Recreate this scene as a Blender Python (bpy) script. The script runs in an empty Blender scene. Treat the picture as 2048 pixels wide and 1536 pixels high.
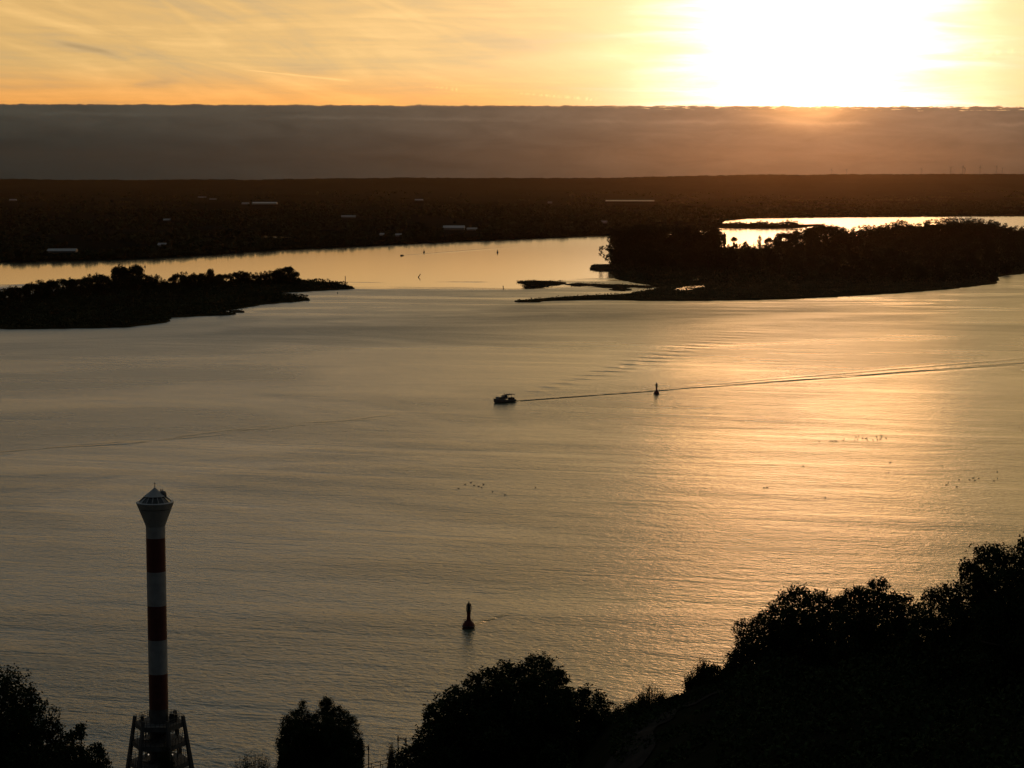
import bpy, math, random
import numpy as np
from mathutils import Vector

R = math.radians
SC = bpy.context.scene
COL = SC.collection
rng = np.random.default_rng(7)
random.seed(7)

# ------------------------------------------------------------------ camera
H = 85.0                      # the viewpoint is a terrace high above the river
F = 4000.0                    # focal length in pixels of the 2048 px wide photograph
HOR = 362.0
PITCH = math.atan((768 - HOR) / F)
cam_d = bpy.data.cameras.new('camera')
cam_d.sensor_width = 36
cam_d.lens = F / 2048 * 36
cam_d.clip_start = 1
cam_d.clip_end = 60000
cam = bpy.data.objects.new('camera', cam_d)
COL.objects.link(cam)
cam.location = (0, 0, H)
cam.rotation_euler = (math.pi / 2 - PITCH, 0, 0)
SC.camera = cam

# ------------------------------------------------------------------ colour management, sampling
SC.view_settings.view_transform = 'Standard'
SC.view_settings.look = 'None'
SC.view_settings.exposure = 0
SC.view_settings.gamma = 1
SC.cycles.max_bounces = 5
SC.cycles.diffuse_bounces = 2
SC.cycles.glossy_bounces = 3
SC.cycles.transmission_bounces = 2
SC.cycles.volume_bounces = 0
SC.cycles.caustics_reflective = False
SC.cycles.caustics_refractive = False
SC.cycles.use_denoising = True

# ------------------------------------------------------------------ node helpers
class NT:
    def __init__(s, tree):
        s.t = tree
        s.n = tree.nodes
        s.l = tree.links
    def node(s, kind, **kw):
        n = s.n.new(kind)
        for k, v in kw.items():
            setattr(n, k, v)
        return n
    def put(s, sock, v):
        if v is None:
            return
        if isinstance(v, bpy.types.NodeSocket):
            s.l.new(v, sock)
        elif isinstance(v, (tuple, list)) and sock.type == 'RGBA' and len(v) == 3:
            sock.default_value = (*v, 1)
        else:
            sock.default_value = v
    def m(s, op, a, b=None, c=None, clamp=False):
        n = s.n.new('ShaderNodeMath')
        n.operation = op
        n.use_clamp = clamp
        for i, v in enumerate((a, b, c)):
            s.put(n.inputs[i], v)
        return n.outputs[0]
    def vm(s, op, a, b=None, out=0):
        n = s.n.new('ShaderNodeVectorMath')
        n.operation = op
        s.put(n.inputs[0], a)
        s.put(n.inputs[1], b)
        return n.outputs[out]
    def add(s, *xs):
        r = xs[0]
        for x in xs[1:]:
            r = s.m('ADD', r, x)
        return r
    def mul(s, *xs):
        r = xs[0]
        for x in xs[1:]:
            r = s.m('MULTIPLY', r, x)
        return r
    def sub(s, a, b):
        return s.m('SUBTRACT', a, b)
    def ss(s, x, lo, hi, a=0.0, b=1.0):          # smooth step
        n = s.n.new('ShaderNodeMapRange')
        n.interpolation_type = 'SMOOTHSTEP'
        for i, v in enumerate((x, lo, hi, a, b)):
            s.put(n.inputs[i], v)
        return n.outputs[0]
    def lerp(s, x, lo, hi, a, b):
        n = s.n.new('ShaderNodeMapRange')
        for i, v in enumerate((x, lo, hi, a, b)):
            s.put(n.inputs[i], v)
        return n.outputs[0]
    def gauss(s, x, w):
        q = s.m('DIVIDE', x, w)
        return s.m('EXPONENT', s.mul(s.mul(q, q), -1.0))
    def expd(s, x, w):
        return s.m('EXPONENT', s.m('DIVIDE', s.mul(x, -1.0), w))
    def vec(s, x, y, z=0.0):
        n = s.n.new('ShaderNodeCombineXYZ')
        s.put(n.inputs[0], x); s.put(n.inputs[1], y); s.put(n.inputs[2], z)
        return n.outputs[0]
    def sep(s, v):
        n = s.n.new('ShaderNodeSeparateXYZ')
        s.l.new(v, n.inputs[0])
        return n.outputs
    def noise(s, v, scale=1.0, detail=2.0, rough=0.5, dist=0.0, out=0):
        n = s.n.new('ShaderNodeTexNoise')
        s.put(n.inputs['Vector'], v)
        s.put(n.inputs['Scale'], scale); s.put(n.inputs['Detail'], detail)
        s.put(n.inputs['Roughness'], rough); s.put(n.inputs['Distortion'], dist)
        return n.outputs[out]
    def mix(s, f, a, b, mode='MIX'):
        n = s.n.new('ShaderNodeMix')
        n.data_type = 'RGBA'; n.blend_type = mode; n.clamp_factor = False
        s.put(n.inputs[0], f); s.put(n.inputs[6], a); s.put(n.inputs[7], b)
        return n.outputs[2]
    def scol(s, col, f):                          # colour constant times value
        return s.vm('SCALE', col, None) if False else s._scale(col, f)
    def _scale(s, col, f):
        n = s.n.new('ShaderNodeVectorMath'); n.operation = 'SCALE'
        s.put(n.inputs[0], col); s.put(n.inputs['Scale'], f)
        return n.outputs[0]
    def vadd(s, *xs):
        r = xs[0]
        for x in xs[1:]:
            r = s.vm('ADD', r, x)
        return r

# ------------------------------------------------------------------ sky
SUN_AZ, SUN_EL = R(8.4), R(3.9)
sun_dir = Vector((math.sin(SUN_AZ) * math.cos(SUN_EL), math.cos(SUN_AZ) * math.cos(SUN_EL), math.sin(SUN_EL)))
world = bpy.data.worlds.new('World')
SC.world = world
world.use_nodes = True
world.node_tree.nodes.clear()
w = NT(world.node_tree)
DEG = 180 / math.pi
tc = w.node('ShaderNodeTexCoord')
d = w.vm('NORMALIZE', tc.outputs['Generated'])
dx, dy, dz = w.sep(d)
el = w.mul(w.m('ARCSINE', dz), DEG)
az = w.mul(w.m('ARCTAN2', dx, dy), DEG)
dot = w.vm('DOT_PRODUCT', d, tuple(sun_dir), out=1)
a = w.mul(w.m('ARCCOSINE', w.m('MINIMUM', dot, 0.999999)), DEG)
azd = w.m('ABSOLUTE', w.sub(az, SUN_AZ * DEG))
# streaky high cloud: noise in azimuth / elevation, drawn out level, with a slanting set on the left
p1 = w.vec(w.mul(az, 0.16), w.mul(w.add(el, w.mul(az, 0.03)), 1.5), 0.0)
st1 = w.noise(p1, 1.0, 6, 0.6, 0.9)
p2 = w.vec(w.add(w.mul(az, 0.35), w.mul(el, 0.5)), w.add(w.mul(el, 1.0), w.mul(az, 0.22)), 5.0)
st2 = w.noise(p2, 0.9, 5, 0.55, 1.6)
p3 = w.vec(w.mul(az, 0.1), w.mul(el, 3.6), 9.0)
st3 = w.noise(p3, 1.0, 5, 0.6, 0.4)
leftw = w.ss(az, 2.0, -6.0)
streak = w.add(w.mul(w.sub(st1, 0.5), 0.95), w.mul(w.sub(st2, 0.5), w.add(0.3, w.mul(leftw, 0.5))), w.mul(w.sub(st3, 0.5), 0.45))
def az_of(px): return math.degrees(math.atan((px - 1024) / F))
def el_of(py): return math.degrees(math.atan((768 - py) / F) - PITCH)
def contrail(x0, y0, x1, y1, wd, amp, feather=0.12, broken=0.0):
    """a thin vapour trail in the sky, given by two directions"""
    a0, e0, a1, e1 = az_of(x0), el_of(y0), az_of(x1), el_of(y1)
    L = math.hypot(a1 - a0, e1 - e0); ux, uy = (a1 - a0) / L, (e1 - e0) / L
    da, de = w.sub(az, a0), w.sub(el, e0)
    u = w.m('DIVIDE', w.add(w.mul(da, ux), w.mul(de, uy)), L)
    v = w.add(w.mul(da, -uy), w.mul(de, ux))
    mask = w.mul(w.ss(u, 0.0, feather), w.ss(u, 1.0, 1.0 - feather))
    g = w.gauss(v, w.mul(w.add(0.4, w.mul(u, 1.0)), wd))
    r = w.mul(g, mask, amp)
    if broken:
        r = w.mul(r, w.ss(w.noise(w.vec(w.mul(u, L * broken), w.mul(v, 3.0), 2.0), 1.0, 3, 0.6), 0.42, 0.62))
    return r
trails = w.add(contrail(480, 140, 720, 164, 0.022, 0.38, 0.2),
               contrail(850, 172, 920, 180, 0.035, 0.42, 0.1, 9.0),
               contrail(1010, 184, 1200, 200, 0.04, 0.38, 0.1, 7.0),
               contrail(300, -20, 470, 105, 0.13, 0.16, 0.2),
               contrail(-20, 20, 230, 85, 0.12, 0.17, 0.2),
               contrail(95, 85, 285, 122, 0.10, -0.42, 0.4),
               contrail(250, 175, 380, 165, 0.11, -0.30, 0.4),
               contrail(930, 125, 1300, 105, 0.25, 0.2, 0.25),
               contrail(1880, 124, 2030, 108, 0.06, 0.3, 0.2, 4.0))
streak = w.mul(w.add(streak, trails), w.ss(el, 30.0, 10.0, 0.35, 1.0))
C3 = (1.02, 0.63, 0.225)
low = w.vadd(w._scale(C3, w.expd(a, 62.0)),
             w._scale((0.70, 0.57, 0.44), w.expd(a, 5.5)),
             w._scale((2.5, 1.7, 1.35), w.gauss(w.add(a, w.mul(w.sub(st1, 0.5), 7.0), w.mul(w.sub(st3, 0.5), 3.0)), 3.3)))
low = w._scale(low, w.add(1.0, w.mul(streak, 0.62)))
low = w.vadd(low, w._scale((-0.01, 0.02, 0.04), w.ss(streak, 0.05, -0.25)))
lowred = w.ss(el, 3.4, 2.0)
low = w.mix(w.mul(lowred, w.ss(a, 4.0, 10.0), 0.9), low, w.vm('MULTIPLY', low, (1.22, 0.84, 0.52)))
up = w.vadd(w._scale((0.40, 0.51, 0.56), w.expd(a, 34.0)), w._scale((1.16, 0.50, -0.22), w.mul(w.expd(a, 15.0), w.ss(az, -10.0, 8.0, 0.25, 1.5))), (0.013, 0.017, 0.023))
up = w._scale(up, w.add(1.0, w.mul(streak, 0.5)))
sky_node = w.node('ShaderNodeTexSky', sky_type='NISHITA', sun_disc=False)
sky_node.sun_elevation = SUN_EL
sky_node.sun_rotation = SUN_AZ
sky_node.air_density = 2.0
sky_node.dust_density = 4.0
up = w.vadd(up, w._scale(sky_node.outputs[0], 0.006))
sky = w.mix(w.ss(el, 4.6, 12.5), low, up)
# distant cloud bank lying on the horizon
edge_n = w.noise(w.vec(w.mul(az, 1.4), 0.0, 3.0), 1.0, 4, 0.6)
edge_f = w.noise(w.vec(w.mul(az, 3.2), w.mul(el, 20.0), 1.0), 1.0, 3, 0.6)
rough_edge = w.ss(az, -4.0, 9.0, 0.05, 0.15)
bank_top = w.add(2.13, w.mul(az, -0.003), w.mul(az, az, -0.0003), w.mul(w.sub(edge_n, 0.5), 0.12), w.mul(w.sub(edge_f, 0.45), rough_edge))
h_b = w.sub(bank_top, el)
in_bank = w.ss(h_b, -0.012, 0.02)
cx_a = w.m('SQRT', w.add(w.mul(azd, azd), w.mul(w.m('POWER', w.sub(el, 2.2), 2.0), 5.0)))
puffs = w.noise(w.vec(w.mul(az, 0.55), w.mul(el, 2.6), 7.0), 1.0, 5, 0.6, 0.5)
rim2 = w.sub(w.add(1.72, w.mul(az, -0.012), w.mul(w.sub(w.noise(w.vec(w.mul(az, 1.1), 0.0, 8.0), 1.0, 5, 0.65), 0.5), 0.3)), el)
rimline = w.mul(w.gauss(w.sub(rim2, 0.0), 0.05), 0.26, w.ss(w.noise(w.vec(w.mul(az, 0.3), 0.0, 6.0), 1.0, 3), 0.4, 0.6))
bank = w.vadd((0.004, 0.0160, 0.0172),
              w._scale((0.078, 0.055, 0.038), w.mul(w.expd(azd, 10.0), w.ss(el, -0.2, 1.8, 0.6, 1.5))),
              w._scale((0.038, 0.030, 0.020), w.ss(el, 0.8, 2.2)),
              w._scale((0.34, 0.13, 0.035), w.expd(cx_a, 5.0)),
              w._scale((0.80, 0.34, 0.09), w.gauss(cx_a, 1.4)))
bank = w._scale(bank, w.add(1.0, w.mul(w.sub(puffs, 0.5), 0.8), rimline))
silver = w.mul(w.gauss(h_b, 0.03), 0.45)
bank = w.vadd(bank, w._scale((0.8, 0.30, 0.09), w.mul(silver, w.expd(azd, 14.0))))
gaps = w.mul(w.ss(w.noise(w.vec(w.mul(az, 3.2), w.mul(el, 26.0), 4.0), 1.0, 2, 0.5), 0.56, 0.66), w.gauss(w.sub(h_b, 0.05), 0.045), w.ss(az, 1.5, 6.0))
bank = w.vadd(bank, w._scale((1.3, 0.72, 0.26), w.mul(gaps, 0.9)))
sky = w.mix(in_bank, sky, bank)
bgn = w.node('ShaderNodeBackground')
w.l.new(sky, bgn.inputs[0])
bgn.inputs[1].default_value = 1.0
wo = w.node('ShaderNodeOutputWorld')
w.l.new(bgn.outputs[0], wo.inputs[0])
world.cycles.sampling_method = 'MANUAL'
world.cycles.sample_map_resolution = 2048

# ------------------------------------------------------------------ sun
sl = bpy.data.lights.new('sun', 'SUN')
sl.energy = 0.06
sl.angle = R(8.0)
sl.color = (1.0, 0.43, 0.11)
so = bpy.data.objects.new('sun', sl)
COL.objects.link(so)
so.rotation_euler = (-sun_dir).to_track_quat('-Z', 'Y').to_euler()
so.location = (0, 0, 200)

# ------------------------------------------------------------------ geometry of the view -> places on the ground
CP, SP = math.cos(PITCH), math.sin(PITCH)
def ray(px, py):
    xc, yc = (px - 1024) / F, -(py - 768) / F
    return xc, CP + SP * yc, -SP + CP * yc
def G(px, py, z=0.0):
    """where the line of sight meets level z"""
    x, y, zz = ray(px, py)
    t = (z - H) / zz
    return (x * t, y * t, z)
def D(px, py, dist):
    x, y, zz = ray(px, py)
    t = dist / y
    return (x * t, dist, H + zz * t)

# ------------------------------------------------------------------ materials
def mat(name, col, rough=0.8, spec=0.3, metal=0.0, var=0.25, scale=3.0, emit=None):
    m = bpy.data.materials.new(name)
    m.use_nodes = True
    t = NT(m.node_tree)
    b = t.n['Principled BSDF']
    co = t.node('ShaderNodeTexCoord').outputs['Object']
    nz = t.noise(co, scale, 4, 0.6)
    c = t.mix(t.ss(nz, 0.3, 0.7), tuple(x * (1 - var) for x in col), tuple(min(1, x * (1 + var)) for x in col))
    t.l.new(c, b.inputs['Base Color'])
    b.inputs['Roughness'].default_value = rough
    b.inputs['Specular IOR Level'].default_value = spec
    b.inputs['Metallic'].default_value = metal
    if emit:
        b.inputs['Emission Color'].default_value = (*emit[0], 1)
        b.inputs['Emission Strength'].default_value = emit[1]
    return m
M_leaf = mat('leaves', (0.030, 0.042, 0.018), 0.8, 0.0, var=0.4, scale=0.6)
M_leaf2 = mat('willow_leaves', (0.045, 0.055, 0.030), 0.8, 0.0, var=0.4, scale=0.6)
M_farleaf = mat('island_leaves', (0.034, 0.040, 0.018), 0.85, 0.05, var=0.4, scale=0.05)
M_bark = mat('bark', (0.05, 0.038, 0.028), 0.9, 0.1, scale=2)
M_reed = mat('reeds', (0.075, 0.065, 0.035), 0.9, 0.05, var=0.4, scale=0.05)
M_white = mat('white_paint', (0.32, 0.34, 0.35), 0.6, 0.3, var=0.14, scale=1.0)
M_red = mat('red_paint', (0.105, 0.034, 0.030), 0.5, 0.3, var=0.15, scale=1.0)
M_grey = mat('grey_steel', (0.10, 0.105, 0.11), 0.5, 0.4, var=0.2)
M_dark = mat('dark_steel', (0.035, 0.035, 0.037), 0.5, 0.4)
M_conc = mat('concrete', (0.10, 0.10, 0.098), 0.85, 0.2, var=0.2, scale=1.5)
M_roof = mat('metal_roof', (0.085, 0.09, 0.095), 0.4, 0.5, var=0.1)
M_roofb = mat('pale_roof', (0.24, 0.25, 0.26), 0.35, 0.5, var=0.1)
M_wall = mat('shed_wall', (0.20, 0.18, 0.16), 0.8, 0.2)
M_duck = mat('feathers', (0.04, 0.033, 0.028), 0.8, 0.1)
M_buoy = mat('buoy_red', (0.12, 0.016, 0.011), 0.55, 0.3)
M_hull = mat('hull_paint', (0.16, 0.16, 0.17), 0.35, 0.4)
M_canvas = mat('canvas', (0.04, 0.04, 0.05), 0.9, 0.1)
M_wood = mat('weathered_wood', (0.06, 0.045, 0.035), 0.9, 0.1)
M_lamp = mat('lamp_glow', (0.6, 0.55, 0.45), 0.5, 0.2, emit=((1.0, 0.8, 0.6), 0.45))
m = bpy.data.materials.new('dark_glass'); m.use_nodes = True
b = m.node_tree.nodes['Principled BSDF']
b.inputs['Base Color'].default_value = (0.01, 0.012, 0.014, 1); b.inputs['Roughness'].default_value = 0.08
M_glass = m

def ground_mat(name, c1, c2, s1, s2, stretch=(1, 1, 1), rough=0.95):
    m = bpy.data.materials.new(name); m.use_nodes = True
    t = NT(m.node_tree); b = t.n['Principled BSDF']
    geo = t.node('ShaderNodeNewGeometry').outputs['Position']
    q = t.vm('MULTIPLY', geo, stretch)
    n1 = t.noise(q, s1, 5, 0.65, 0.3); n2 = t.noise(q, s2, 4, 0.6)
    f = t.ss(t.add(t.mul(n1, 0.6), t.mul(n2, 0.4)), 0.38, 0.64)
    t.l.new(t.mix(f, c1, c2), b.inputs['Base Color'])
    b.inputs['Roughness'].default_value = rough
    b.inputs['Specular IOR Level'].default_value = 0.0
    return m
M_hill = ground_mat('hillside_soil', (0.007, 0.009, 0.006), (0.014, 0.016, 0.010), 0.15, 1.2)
M_path = ground_mat('path_gravel', (0.020, 0.020, 0.019), (0.034, 0.034, 0.032), 0.5, 4.0)
M_isl = ground_mat('island_ground', (0.024, 0.025, 0.012), (0.060, 0.050, 0.026), 0.02, 0.15)
M_mud = ground_mat('mud', (0.035, 0.028, 0.018), (0.07, 0.058, 0.04), 0.08, 0.5, rough=0.6)
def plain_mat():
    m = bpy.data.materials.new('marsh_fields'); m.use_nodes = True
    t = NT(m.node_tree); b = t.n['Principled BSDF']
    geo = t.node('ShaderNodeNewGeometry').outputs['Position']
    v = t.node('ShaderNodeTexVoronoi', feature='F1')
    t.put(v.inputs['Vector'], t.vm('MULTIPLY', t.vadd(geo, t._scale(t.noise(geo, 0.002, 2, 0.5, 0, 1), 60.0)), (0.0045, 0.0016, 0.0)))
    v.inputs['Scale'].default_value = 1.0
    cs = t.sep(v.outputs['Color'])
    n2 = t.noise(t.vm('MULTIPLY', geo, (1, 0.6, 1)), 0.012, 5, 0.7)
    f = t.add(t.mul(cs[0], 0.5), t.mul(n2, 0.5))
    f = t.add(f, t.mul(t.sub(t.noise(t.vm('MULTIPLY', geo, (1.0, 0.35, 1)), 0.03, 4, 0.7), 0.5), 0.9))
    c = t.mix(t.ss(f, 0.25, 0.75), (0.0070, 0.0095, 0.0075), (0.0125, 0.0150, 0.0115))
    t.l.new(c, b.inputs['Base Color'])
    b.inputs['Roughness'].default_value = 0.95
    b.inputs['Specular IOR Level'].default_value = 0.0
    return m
M_plain = plain_mat()

def water_mat():
    m = bpy.data.materials.new('river_water'); m.use_nodes = True
    t = NT(m.node_tree); b = t.n['Principled BSDF']
    geo = t.node('ShaderNodeNewGeometry').outputs['Position']
    X, Y, Z = t.sep(geo)
    big = t.noise(t.vm('MULTIPLY', geo, (0.7, 1.0, 0)), 0.006, 4, 0.6, 0.8)
    mid = t.noise(t.vm('MULTIPLY', geo, (0.35, 1.0, 0)), 0.03, 4, 0.6, 0.6)
    # sheltered, nearly flat water lies beyond the islands
    edge = t.add(t.m('MAXIMUM', t.mul(t.sub(X, 0.0), 0.95), t.mul(X, -0.02)), 1600.0,
                 t.mul(t.sub(t.noise(t.vm('MULTIPLY', geo, (0.6, 1.5, 0)), 0.006, 3, 0.6, 1.5), 0.5), 330.0))
    calm = t.ss(t.sub(Y, edge), -20.0, 45.0)
    # tongues of calmer water by the gap between the islands
    swirl = t.noise(t.vm('MULTIPLY', geo, (0.4, 1.3, 0)), 0.011, 3, 0.55, 2.2)
    zone = t.mul(t.ss(Y, 1150.0, 1350.0), t.ss(swirl, 0.50, 0.62))
    # drawn-out slicks running level across the channel
    sl1 = t.noise(t.vm('MULTIPLY', t.vec(t.add(X, t.mul(Y, 0.5)), t.add(Y, t.mul(X, 0.25)), 0.0), (0.10, 1.0, 0)), 0.045, 4, 0.6, 0.7)
    slick = t.ss(sl1, 0.50, 0.68)
    windy = t.ss(big, 0.40, 0.62)
    # wind waves
    wv = t.vec(t.mul(t.add(X, t.mul(Y, 0.25)), 0.52), t.add(Y, t.mul(X, 0.16)), 0.0)
    h1 = t.noise(wv, 0.22, 3, 0.55, 0.5)
    h2 = t.noise(t.vm('MULTIPLY', wv, (1.7, 1.0, 1.0)), 0.8, 3, 0.6, 0.3)
    h3 = t.noise(t.vm('MULTIPLY', wv, (2.2, 1.0, 1.0)), 0.045, 3, 0.55, 0.6)
    amp = t.mul(t.sub(1.0, calm), t.sub(1.0, t.mul(zone, 0.72)), t.sub(1.0, t.mul(slick, 0.35)), t.add(0.62, t.mul(windy, 0.6)))
    # swell left by passing ships, oblique on the near water
    swu = t.add(t.mul(Y, 0.9), t.mul(X, 0.42), t.mul(t.noise(geo, 0.006, 2), 60.0))
    sw = t.mul(t.m('SINE', t.mul(swu, 2 * math.pi / 27.0)), t.ss(t.noise(t.vm('MULTIPLY', geo, (0.4, 1.0, 0.0)), 0.012, 3), 0.42, 0.65), t.ss(Y, 860.0, 700.0))
    height = t.add(t.mul(h1, 0.40), t.mul(h2, 0.30), t.mul(h3, 0.30), t.mul(sw, 0.16))
    height = t.mul(height, amp)
    # wake of the motor yacht
    def line(A, B):
        L = math.hypot(B[0] - A[0], B[1] - A[1]); ux, uy = (B[0] - A[0]) / L, (B[1] - A[1]) / L
        ddx, ddy = t.sub(X, A[0]), t.sub(Y, A[1])
        return t.add(t.mul(ddx, ux), t.mul(ddy, uy)), t.add(t.mul(ddx, -uy), t.mul(ddy, ux)), L
    u, v, L = line(G(1028, 803), G(2030, 728))
    wob = t.mul(t.sub(t.noise(t.vec(u, 0.0, 0.0), 0.03, 2), 0.5), 2.0)
    v = t.add(v, wob)
    on = t.mul(t.ss(u, 0.0, 2.0), t.ss(u, 520.0, 300.0))
    wu = t.add(1.7, t.mul(u, 0.008))
    wl = t.mul(t.sub(t.gauss(t.sub(v, wu), wu), t.mul(t.gauss(t.add(v, wu), wu), 0.9)), 1.5, on, t.expd(u, 420.0), t.ss(t.noise(t.vec(t.mul(u, 1.0), v, 3.0), 0.06, 3), 0.25, 0.6))
    wl2 = t.mul(t.gauss(t.sub(v, t.add(3.0, t.mul(u, 0.05))), 2.4), 1.1, on, t.expd(u, 300.0))
    # the fan of oblique crests on its far side
    u5, v5, L5 = line(G(1046, 790), G(1580, 642))
    fan = t.mul(t.gauss(v5, t.add(3.5, t.mul(u5, 0.035))), t.ss(u5, 0.0, 14.0), t.ss(u5, L5 * 1.05, L5 * 0.55))
    cre = t.m('SINE', t.mul(t.add(t.mul(X, 0.42), t.mul(Y, 0.91), t.mul(t.noise(geo, 0.02, 2), 14.0)), 2 * math.pi / 19.0))
    fanh = t.mul(cre, fan, t.ss(t.noise(geo, 0.09, 3), 0.3, 0.65), 0.75)
    # trailing eddy of the near buoy
    u2, v2, L2 = line(G(950, 1252), G(1040, 1225))
    v2 = t.add(v2, t.mul(t.sub(t.noise(t.vec(u2, 0.0, 4.0), 0.3, 2), 0.5), 1.4))
    bw = t.mul(t.gauss(v2, 1.1), t.ss(u2, 0.0, 0.5), t.ss(u2, 14.0, 5.0), -0.5)
    # faint speedboat wake in the sheltered water
    u3, v3, L3 = line(G(806, 511), G(1240, 478))
    fw = t.mul(t.gauss(v3, t.add(1.5, t.mul(u3, 0.02))), t.ss(u3, 0.0, 4.0), t.ss(u3, 420.0, 60.0))
    # older wake curving away on the left
    u4, v4, L4 = line(G(985, 808), G(0, 905))
    v4 = t.add(v4, t.mul(t.sub(t.noise(t.vec(u4, 0.0, 1.0), 0.015, 3), 0.5), 24.0), t.mul(t.m('SINE', t.mul(u4, math.pi / L4)), -6.0))
    ow = t.mul(t.gauss(v4, 4.5), t.ss(u4, 10.0, 90.0), t.ss(t.noise(t.vec(t.mul(u4, 0.05), t.mul(v4, 0.2), 0.0), 1.0, 3), 0.46, 0.62), 0.6)
    height = t.add(height, wl, wl2, fanh, bw, t.mul(fw, 0.3), ow)
    ruff = t.mul(t.gauss(t.add(Y, -1275.0, t.mul(t.sub(t.noise(geo, 0.006, 3), 0.5), 120.0)), 75.0), t.ss(X, -90.0, 10.0), t.ss(X, 330.0, 150.0))
    ruff = t.add(ruff, t.mul(t.gauss(t.add(Y, -1085.0, t.mul(X, 0.3), t.mul(t.sub(t.noise(geo, 0.005, 3), 0.5), 150.0)), 75.0), t.ss(X, 60.0, -60.0), 0.8))
    bump = t.node('ShaderNodeBump')
    bump.inputs['Strength'].default_value = 1.0
    bump.inputs['Distance'].default_value = 1.0
    t.l.new(height, bump.inputs['Height'])
    rgh = t.add(t.mul(t.sub(1.0, calm), t.add(0.222, t.mul(windy, 0.05), t.mul(slick, -0.025), t.mul(t.sub(mid, 0.5), 0.10), t.mul(ruff, 0.09), t.ss(Y, 760.0, 1400.0, 0.0, 0.09))),
                t.mul(calm, t.add(0.09, t.ss(Y, 2300.0, 3000.0, 0.0, 0.055))), t.mul(zone, t.sub(1.0, calm), -0.07), t.mul(fw, 0.06))
    t.l.new(t.m('MAXIMUM', rgh, 0.04), b.inputs['Roughness'])
    t.l.new(bump.outputs[0], b.inputs['Normal'])
    b.inputs['Base Color'].default_value = (0.060, 0.084, 0.058, 1)
    b.inputs['IOR'].default_value = 1.333
    b.inputs['Specular IOR Level'].default_value = 0.5
    return m
M_water = water_mat()

# ------------------------------------------------------------------ mesh helpers
def tag(o, label=None, cat=None, group=None, kind=None):
    if label: o['label'] = label
    if cat: o['category'] = cat
    if group: o['group'] = group
    if kind: o['kind'] = kind
    return o
def empty(name, loc, rz=0, label=None, cat=None, group=None):
    o = bpy.data.objects.new(name, None)
    COL.objects.link(o)
    o.empty_display_size = 1
    o.location = loc; o.rotation_euler = (0, 0, rz)
    return tag(o, label, cat, group)
def link(name, me, m, parent=None):
    if m is not None and not me.materials: me.materials.append(m)
    o = bpy.data.objects.new(name, me)
    COL.objects.link(o)
    if parent: o.parent = parent
    return o
def quads(name, V, nq, m, k=4):
    """mesh of nq separate k-gons from an (nq*k,3) array"""
    me = bpy.data.meshes.new(name)
    V = np.ascontiguousarray(V, dtype=np.float32)
    me.vertices.add(len(V)); me.vertices.foreach_set('co', V.ravel())
    me.loops.add(nq * k); me.loops.foreach_set('vertex_index', np.arange(nq * k, dtype=np.int32))
    me.polygons.add(nq)
    me.polygons.foreach_set('loop_start', np.arange(0, nq * k, k, dtype=np.int32))
    me.polygons.foreach_set('loop_total', np.full(nq, k, dtype=np.int32))
    me.update(); me.validate()
    me.materials.append(m)
    return me
def leaves(name, C, size, m, aspect=0.55, flat=0.0):
    """a small leaf-shaped face at every point of C"""
    n = len(C)
    a_ = rng.normal(size=(n, 3)); a_ /= np.linalg.norm(a_, axis=1)[:, None]
    b_ = rng.normal(size=(n, 3))
    if flat: b_[:, 2] *= (1 - flat); a_[:, 2] *= (1 - flat)
    b_ -= a_ * (a_ * b_).sum(1)[:, None]; b_ /= np.linalg.norm(b_, axis=1)[:, None] + 1e-9
    s = (size * rng.uniform(0.6, 1.3, n))[:, None] * 0.5
    V = np.stack([C - a_ * s, C + b_ * s * aspect, C + a_ * s, C - b_ * s * aspect], 1).reshape(-1, 3)
    return quads(name, V, n, m)
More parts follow.
